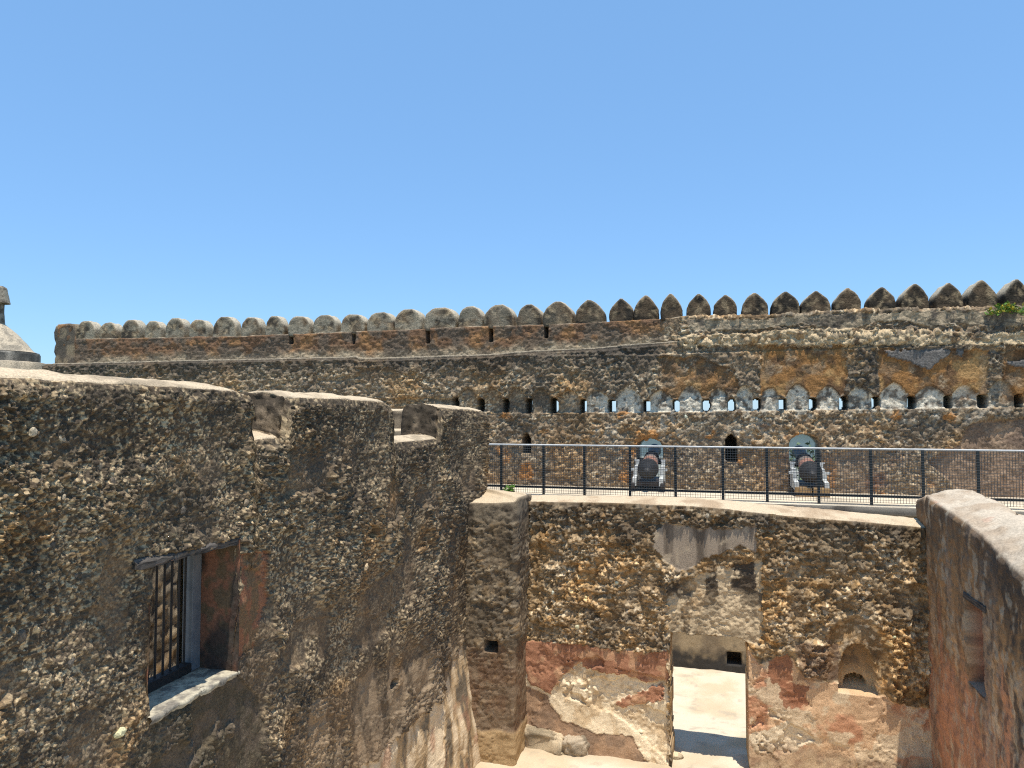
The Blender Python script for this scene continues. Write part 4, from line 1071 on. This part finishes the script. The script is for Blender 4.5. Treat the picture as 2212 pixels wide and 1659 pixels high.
lathe_np('roof', [(RT(80), ZT(760)), (RT(73), ZT(757)), (RT(56), ZT(737)), (RT(36), ZT(716)), (RT(13), ZT(697)), (.02, ZT(692))], 48, M_FAR, roofc, tur, .05, 264)
lathe_np('drum', [(RT(87), 0), (RT(87), ZT(766)), (RT(84), ZT(761)), (RT(60), ZT(761))], 48, M_FAR, drumc, tur, .06, 265)
lathe_np('base_ring', [(RT(99), 0), (RT(99), ZT(784)), (RT(96), ZT(782)), (RT(80), ZT(782))], 48, M_FAR, roofc, tur, .06, 266)
lathe_np('finial_stem', [(RT(15), ZT(700)), (RT(13), ZT(675)), (RT(13), ZT(650))], 16, M_FAR, finc, tur, .02, 267)
lathe_np('finial_cap', [(.01, ZT(653)), (RT(25), ZT(654)), (RT(24), ZT(650)), (RT(20), ZT(632)), (RT(17), ZT(620)), (RT(10), ZT(616)), (.01, ZT(615))], 20, M_FAR, finc, tur, .02, 268)

bpy.context.view_layer.update()
for o_ in list(tur.children):
    if o_.name.startswith('finial'):
        r_ = [q for q in tur.children if q.name.startswith('roof')][0]
        o_.parent = r_; o_.matrix_parent_inverse = r_.matrix_world.inverted()
# ================================================================== RAILING on the terrace edge
YR = 15.36
RF = Frame((0, YR, 0), (1, 0, 0), (0, -1, 0))
rail = empty('wire_railing', 'long dark wire mesh railing with pale top rail along the terrace', 'railing', (3, YR, TZ))
bpy.context.view_layer.update()
PX = [905, 995, 1083, 1174, 1262, 1360, 1458, 1560, 1655, 1766, 1879, 1991, 2110, 2238, 2376, 2526, 2690]
PXs = [RF.S(x) for x in PX]
zr = EYE - .69; zl_ = EYE - 1.60
for x in PXs:
    rel(MB().box((x - .028, YR - .012, TZ), (x + .028, YR + .012, zr - .01)).build('post', M_POST, rail, .003), rail)
tr = MB().tube((PXs[0], YR, zr), (PXs[-1], YR, zr - .005), .019, 10); rel(tr.build('top_rail', M_RAIL, rail, smooth=True), rail)
for a_, b_ in zip(PXs[:-1], PXs[1:]):
    rel(MB().box((a_ + .03, YR - .009, zl_ - .02), (b_ - .03, YR + .009, zl_ + .02)).build('bottom_rail', M_POST, rail), rail)
    mp = MB()
    nx = max(4, int(round((b_ - a_) / .05)))
    for k in range(1, nx):
        x = a_ + (b_ - a_) * k / nx
        mp.box((x - .0034, YR - .0215, TZ + .05), (x + .0034, YR - .0147, zr - .02))
    for k in range(21):
        z = TZ + .06 + k * .05
        mp.box((a_, YR - .0285, z - .0034), (b_, YR - .0217, z + .0034))
    w_o = mp.build('mesh_panel', M_WIRE, rail); w_o['kind'] = 'stuff'; rel(w_o, rail)

# ================================================================== CANNONS
def cannon(mc, label, block):
    yb = 16.75
    root = empty('cannon', label, 'cannon', (mc, 17.0, TZ), 'cannons at the gunports')
    bpy.context.view_layer.update()
    el = math.radians(9)
    ax = Vector((0, math.cos(el), math.sin(el)))
    o = Vector((mc, yb, TZ + .50))
    br = MB().lathe([(.001, -.30), (.05, -.295), (.085, -.25), (.09, -.21), (.06, -.16), (.055, -.13), (.11, -.10), (.165, -.07), (.17, -.05), (.205, -.035), (.21, -.01), (.235, .0), (.24, .06), (.228, .075), (.228, .15)], o, ax, 32)
    rel(br.build('breech', M_GUN, root, smooth=True), root)
    bm_ = MB().lathe([(.182, .62), (.165, 1.1)], o, ax, 32); rel(bm_.build('chase', M_CHASE, root, smooth=True), root)
    bb = MB().lathe([(.228, .15), (.205, .2), (.19, .5), (.182, .62)], o, ax, 32); b1 = rel(bb.build('barrel', M_RUST, root, smooth=True), root)
    bc = MB().lathe([(.165, 1.1), (.18, 1.11), (.18, 1.2), (.16, 1.21), (.15, 1.4), (.135, 1.9), (.15, 2.0), (.165, 2.1), (.16, 2.16), (.08, 2.17), (.075, 1.9)], o, ax, 32); rel(bc.build('muzzle', M_GUN, root, smooth=True), root)
    # touch hole on the reinforce
    tp_ = o + ax * .19 + Vector((0, -math.sin(el), math.cos(el))) * .206
    rel(MB().box((tp_.x - .022, tp_.y - .03, tp_.z - .01), (tp_.x + .022, tp_.y + .03, tp_.z + .012)).build('vent', M_IRON, root), root)
    # trunnions and stepped cheeks
    tc = o + ax * .95
    rel(MB().tube((mc - .40, tc.y, tc.z - .02), (mc + .40, tc.y, tc.z - .02), .07, 12).build('trunnion', M_GUN, root, smooth=True), root)
    for s in (-1, 1):
        pts = [(16.62, .13), (18.25, .13), (18.25, .62), (17.75, .66), (17.45, .66), (17.45, .55), (17.2, .55), (17.2, .44), (16.95, .44), (16.95, .34), (16.62, .30)]
        x = mc + s * .30
        ck = MB().prism(pts, lambda p: (x - .045, p[0], TZ + p[1]), (.09, 0, 0))
        co = rel(ck.build('cheek', M_CARR, root, .008), root)
        # iron cap square and bolts
        rel(MB().box((x - .06 if s < 0 else x - .05, 17.3, TZ + .66), (x + .05 if s < 0 else x + .06, 17.36, TZ + .69)).build('cap_square', M_CARR, root), root)
    rel(MB().box((mc - .42, 16.98, TZ + .45), (mc - .20, 17.06, TZ + .50)).build('transom_bolt', M_CARR, root), root)
    rel(MB().box((mc + .20, 16.98, TZ + .45), (mc + .42, 17.06, TZ + .50)).build('transom_bolt', M_CARR, root), root)
    rel(MB().box((mc - .25, 16.7, TZ + .13), (mc + .25, 18.2, TZ + .22)).build('bed', M_IRON, root), root)
    if block:
        rel(MB().box((mc - .34, 16.52, TZ), (mc - .012, 16.76, TZ + .20)).build('timber_block', M_TIMBER, root, .012), root)
        rel(MB().box((mc + .012, 16.52, TZ), (mc + .34, 16.76, TZ + .19)).build('timber_block', M_TIMBER, root, .012), root)
    for s in (-1, 1):
        for yy in ((16.72, 17.95) if not block else (17.95,)):
            wh = MB().lathe([(.001, 0), (.11, .0), (.13, .015), (.13, .085), (.11, .1), (.001, .1)], (mc + s * .33 - .05, yy, TZ + .13), (1, 0, 0), 18)
            rel(wh.build('truck_wheel', M_IRON if not block else M_BARK, root, smooth=True), root)
    bpy.context.view_layer.update()
    for o_ in list(root.children):
        n_ = o_.name.split('.')[0]
        if n_ in ('breech', 'chase', 'muzzle', 'vent', 'trunnion'):
            o_.parent = b1; o_.matrix_parent_inverse = b1.matrix_world.inverted()
    return root
cannon(ports[0][0] + .02, 'black cannon in the left gunport, low on dark wheels', False)
cannon(ports[1][0] + .02, 'black cannon in the right gunport, resting on tan timber blocks', True)

# ================================================================== LOOSE STONES on the sand
def rock(name, loc, size, seed, label, cat, colr, box=2.0, rotz=0):
    nu, nv = 56, 36
    u = np.linspace(0, 2 * math.pi, nu + 1); v = np.linspace(-math.pi / 2, math.pi / 2, nv)
    U, V = np.meshgrid(u, v, indexing='ij')
    pw = lambda a: np.sign(a) * np.abs(a) ** (2 / box)
    P = np.stack([pw(np.cos(U)) * pw(np.cos(V)), pw(np.sin(U)) * pw(np.cos(V)), pw(np.sin(V))], -1)
    P = P * (1 + .5 * (fbm(P, .9, seed, 3)[..., None] - .5) + .34 * (fbm(P, .25, seed + 1, 4)[..., None] - .5)) * np.array(size)
    cr, sr = math.cos(rotz), math.sin(rotz)
    P = np.stack([P[..., 0] * cr - P[..., 1] * sr, P[..., 0] * sr + P[..., 1] * cr, P[..., 2]], -1)
    P[-1] = P[0]
    c = lerp(np.zeros(P.shape) + np.array(colr), np.array(colr) * .45, sstep(.45, .66, fbm(P, .15, seed + 2, 4)))
    c = lerp(c, TAN, sstep(-.3, -.8, P[..., 2] / size[2]) * .7)
    o = grid_obj(name, P, c, M_MASON); o.location = loc
    return tag(o, label, cat)
GR = lambda x, y, z=0.0: (lambda r: r * ((z - EYE) / r[2]) + np.array([0, 0, EYE]))(ray(x, y))
p1 = GR(1170, 1622, -.05); p2 = GR(1240, 1632, -.05)
rock('stone_block', (p1[0], p1[1] + .16, .06), (.34, .2, .19), 281, 'long pale weathered block lying at the foot of the pilaster', 'stone', (.47, .41, .31), 5.0, -.12)
rock('boulder', (p2[0] + .02, p2[1] + .12, .04), (.22, .17, .18), 285, 'rounded grey boulder on the sand next to the long block', 'stone', (.36, .32, .26), 3.0, .3)
p3 = GR(1210, 1628, -.05)
rock('pebble', (p3[0] - .03, p3[1] - .03, -.03), (.07, .05, .04), 288, 'small pale stone chip between block and boulder', 'stone', (.5, .44, .34), 2.2, 0)
p4 = GR(1458, 1636, -.05)
rock('rubble_stone', (p4[0], p4[1], -.04), (.13, .08, .06), 290, 'pale flat stone half sunk at the left doorpost', 'stone', (.55, .48, .36), 2.2, .4)

# ================================================================== PLANTS
def plant(name, loc, n, spread, hgt, leaf, label, mats, seed, fall=0.0, normal=(0, -1, 0)):
    rnd = random.Random(seed)
    root = empty(name, label, 'plant', loc)
    bpy.context.view_layer.update()
    parts = {}
    stem = MB()
    for k in range(n):
        a = rnd.uniform(0, 6.283); q = rnd.random() ** .6
        tip = Vector((math.cos(a) * spread[0] * q, math.sin(a) * spread[1] * q, hgt * rnd.uniform(.35, 1) * (1 - .4 * q) - fall * q * rnd.random()))
        base = Vector((tip.x * .15, tip.y * .15, 0))
        stem.tube(base, tip, .003, 4)
        for j in range(rnd.randint(3, 6)):
            t = rnd.uniform(.35, 1.05); p = base.lerp(tip, t)
            d = Vector((rnd.uniform(-1, 1), rnd.uniform(-1, .6), rnd.uniform(-.2, .9))).normalized(); w = d.cross(Vector((rnd.uniform(-1, 1), rnd.uniform(-1, 1), rnd.uniform(-1, 1)))).normalized()
            L = leaf * rnd.uniform(.6, 1.3); nn = d.cross(w)
            mb = parts.setdefault(rnd.randrange(len(mats)), MB()); b = len(mb.v)
            mb.v += [tuple(p), tuple(p + d * L * .45 + w * L * .27 + nn * L * .05), tuple(p + d * L - nn * L * .1), tuple(p + d * L * .45 - w * L * .27 + nn * L * .05), tuple(p + d * L * .5)]
            mb.f += [(b, b + 1, b + 4), (b + 1, b + 2, b + 4), (b + 2, b + 3, b + 4), (b + 3, b, b + 4)]
    s = stem.build('stem', M_LEAF, root)
    for i, mb in parts.items():
        f = mb.build('foliage', mats[i], root); f['kind'] = 'stuff'
    return root
pw = RF.pix(1105, 1072)
plant('weed', (pw[0], YR - .11, TZ), 20, (.14, .06), .24, .085, 'bright green leafy weed at the left end of the railing', [M_LEAF], 3)
pf = FAR.pix(2172, 672)
plant('fern', (pf[0], YF - .14, pf[1]), 38, (.46, .16), .20, .10, 'yellow green plant growing from the rampart under the last merlons', [M_LEAF, M_LEAF, M_LEAFY], 5, fall=.28)
pg = GR(1663, 1650, .08)
plant('seedling', (pg[0], pg[1], .04), 6, (.05, .03), .06, .04, 'tiny green seedling right of the doorway foot', [M_LEAF], 6)
pg = GR(2085, 1660, .2)

# ================================================================== WHAT THE GUNPORTS LOOK OUT ON
def tree(loc, hgt, rad, label, seed):
    rnd = random.Random(seed)
    root = empty('tree', label, 'tree', loc, 'trees outside the rampart')
    tk = MB().tube((0, 0, 0), (.1, 0, hgt * .55), .16, 8, .09)
    for k in range(6):
        a = rnd.uniform(0, 6.283); tk.tube((.05, 0, hgt * rnd.uniform(.35, .55)), (math.cos(a) * rad * .6, math.sin(a) * rad * .6, hgt * rnd.uniform(.6, .85)), .06, 6, .02)
    tk.build('trunk', M_BARK, root)
    cr = MB()
    for k in range(110):
        a, b_, q = rnd.uniform(0, 6.283), rnd.uniform(-1, 1), rnd.random() ** .4
        c_ = Vector((math.cos(a) * rad * q * math.sqrt(1 - b_ * b_ * .6), math.sin(a) * rad * q * math.sqrt(1 - b_ * b_ * .6), hgt * .72 + b_ * hgt * .27))
        for j in range(34):
            p = c_ + Vector((rnd.gauss(0, .22), rnd.gauss(0, .22), rnd.gauss(0, .18)))
            d = Vector((rnd.gauss(0, 1), rnd.gauss(0, 1), rnd.gauss(0, 1))).normalized(); w = d.cross(Vector((rnd.gauss(0, 1), rnd.gauss(0, 1), 1))).normalized()
            L = rnd.uniform(.10, .18); i = len(cr.v)
            cr.v += [tuple(p), tuple(p + d * L * .5 + w * L * .3), tuple(p + d * L), tuple(p + d * L * .5 - w * L * .3)]; cr.f.append((i, i + 1, i + 2, i + 3))
    f = cr.build('crown', M_TREE, root); f['kind'] = 'stuff'
    return root
def beyond(x, dist):
    r = ray(x, 950); return r * (dist / r[1])
b1 = beyond(1745, 25.5); tree((b1[0] + .9, b1[1], 0), 3.7, 1.8, 'leafy green tree seen through the right gunport', 21)
b2 = beyond(1580, 27.0); tree((b2[0], b2[1], 0), 4.2, 1.7, 'leafy green tree outside, glimpsed through the narrow loophole', 22)
b3 = beyond(1393, 38.0)
bld = empty('white_house', 'white house with green roof seen through the left gunport', 'house', (b3[0], b3[1], 0))
bw = MB().box((-5, 0, 0), (2.2, 5, 4.2)).build('wall', M_WHITE, bld, .02)
bl2 = MB().prism([(-.3, 4.2), (5.3, 4.2), (2.5, 4.8)], lambda p: (-5.3, p[0], p[1]), (7.8, 0, 0)).build('roof', M_ROOF, bld)
for k in range(3):
    wq = MB().box((-4.2 + k * 1.7, -.04, 1.0), (-3.4 + k * 1.7, .03, 2.0)).build('window', M_GLASS, bw)
b4 = beyond(1740, 36.0)
bl4 = empty('grey_house', 'pale grey house behind the tree, seen through the right gunport', 'house', (b4[0], b4[1], 0))
bw4 = MB().box((-3.2, 0, 0), (6.0, 5, 4.2)).build('wall', M_WHITE, bl4, .02)
MB().prism([(-.3, 4.2), (5.3, 4.2), (2.5, 4.8)], lambda p: (-3.5, p[0], p[1]), (9.8, 0, 0)).build('roof', M_ROOF, bl4)
for k in range(4):
    MB().box((-2.4 + k * 2.1, -.04, 1.2), (-1.5 + k * 2.1, .03, 2.4)).build('window', M_GLASS, bw4)
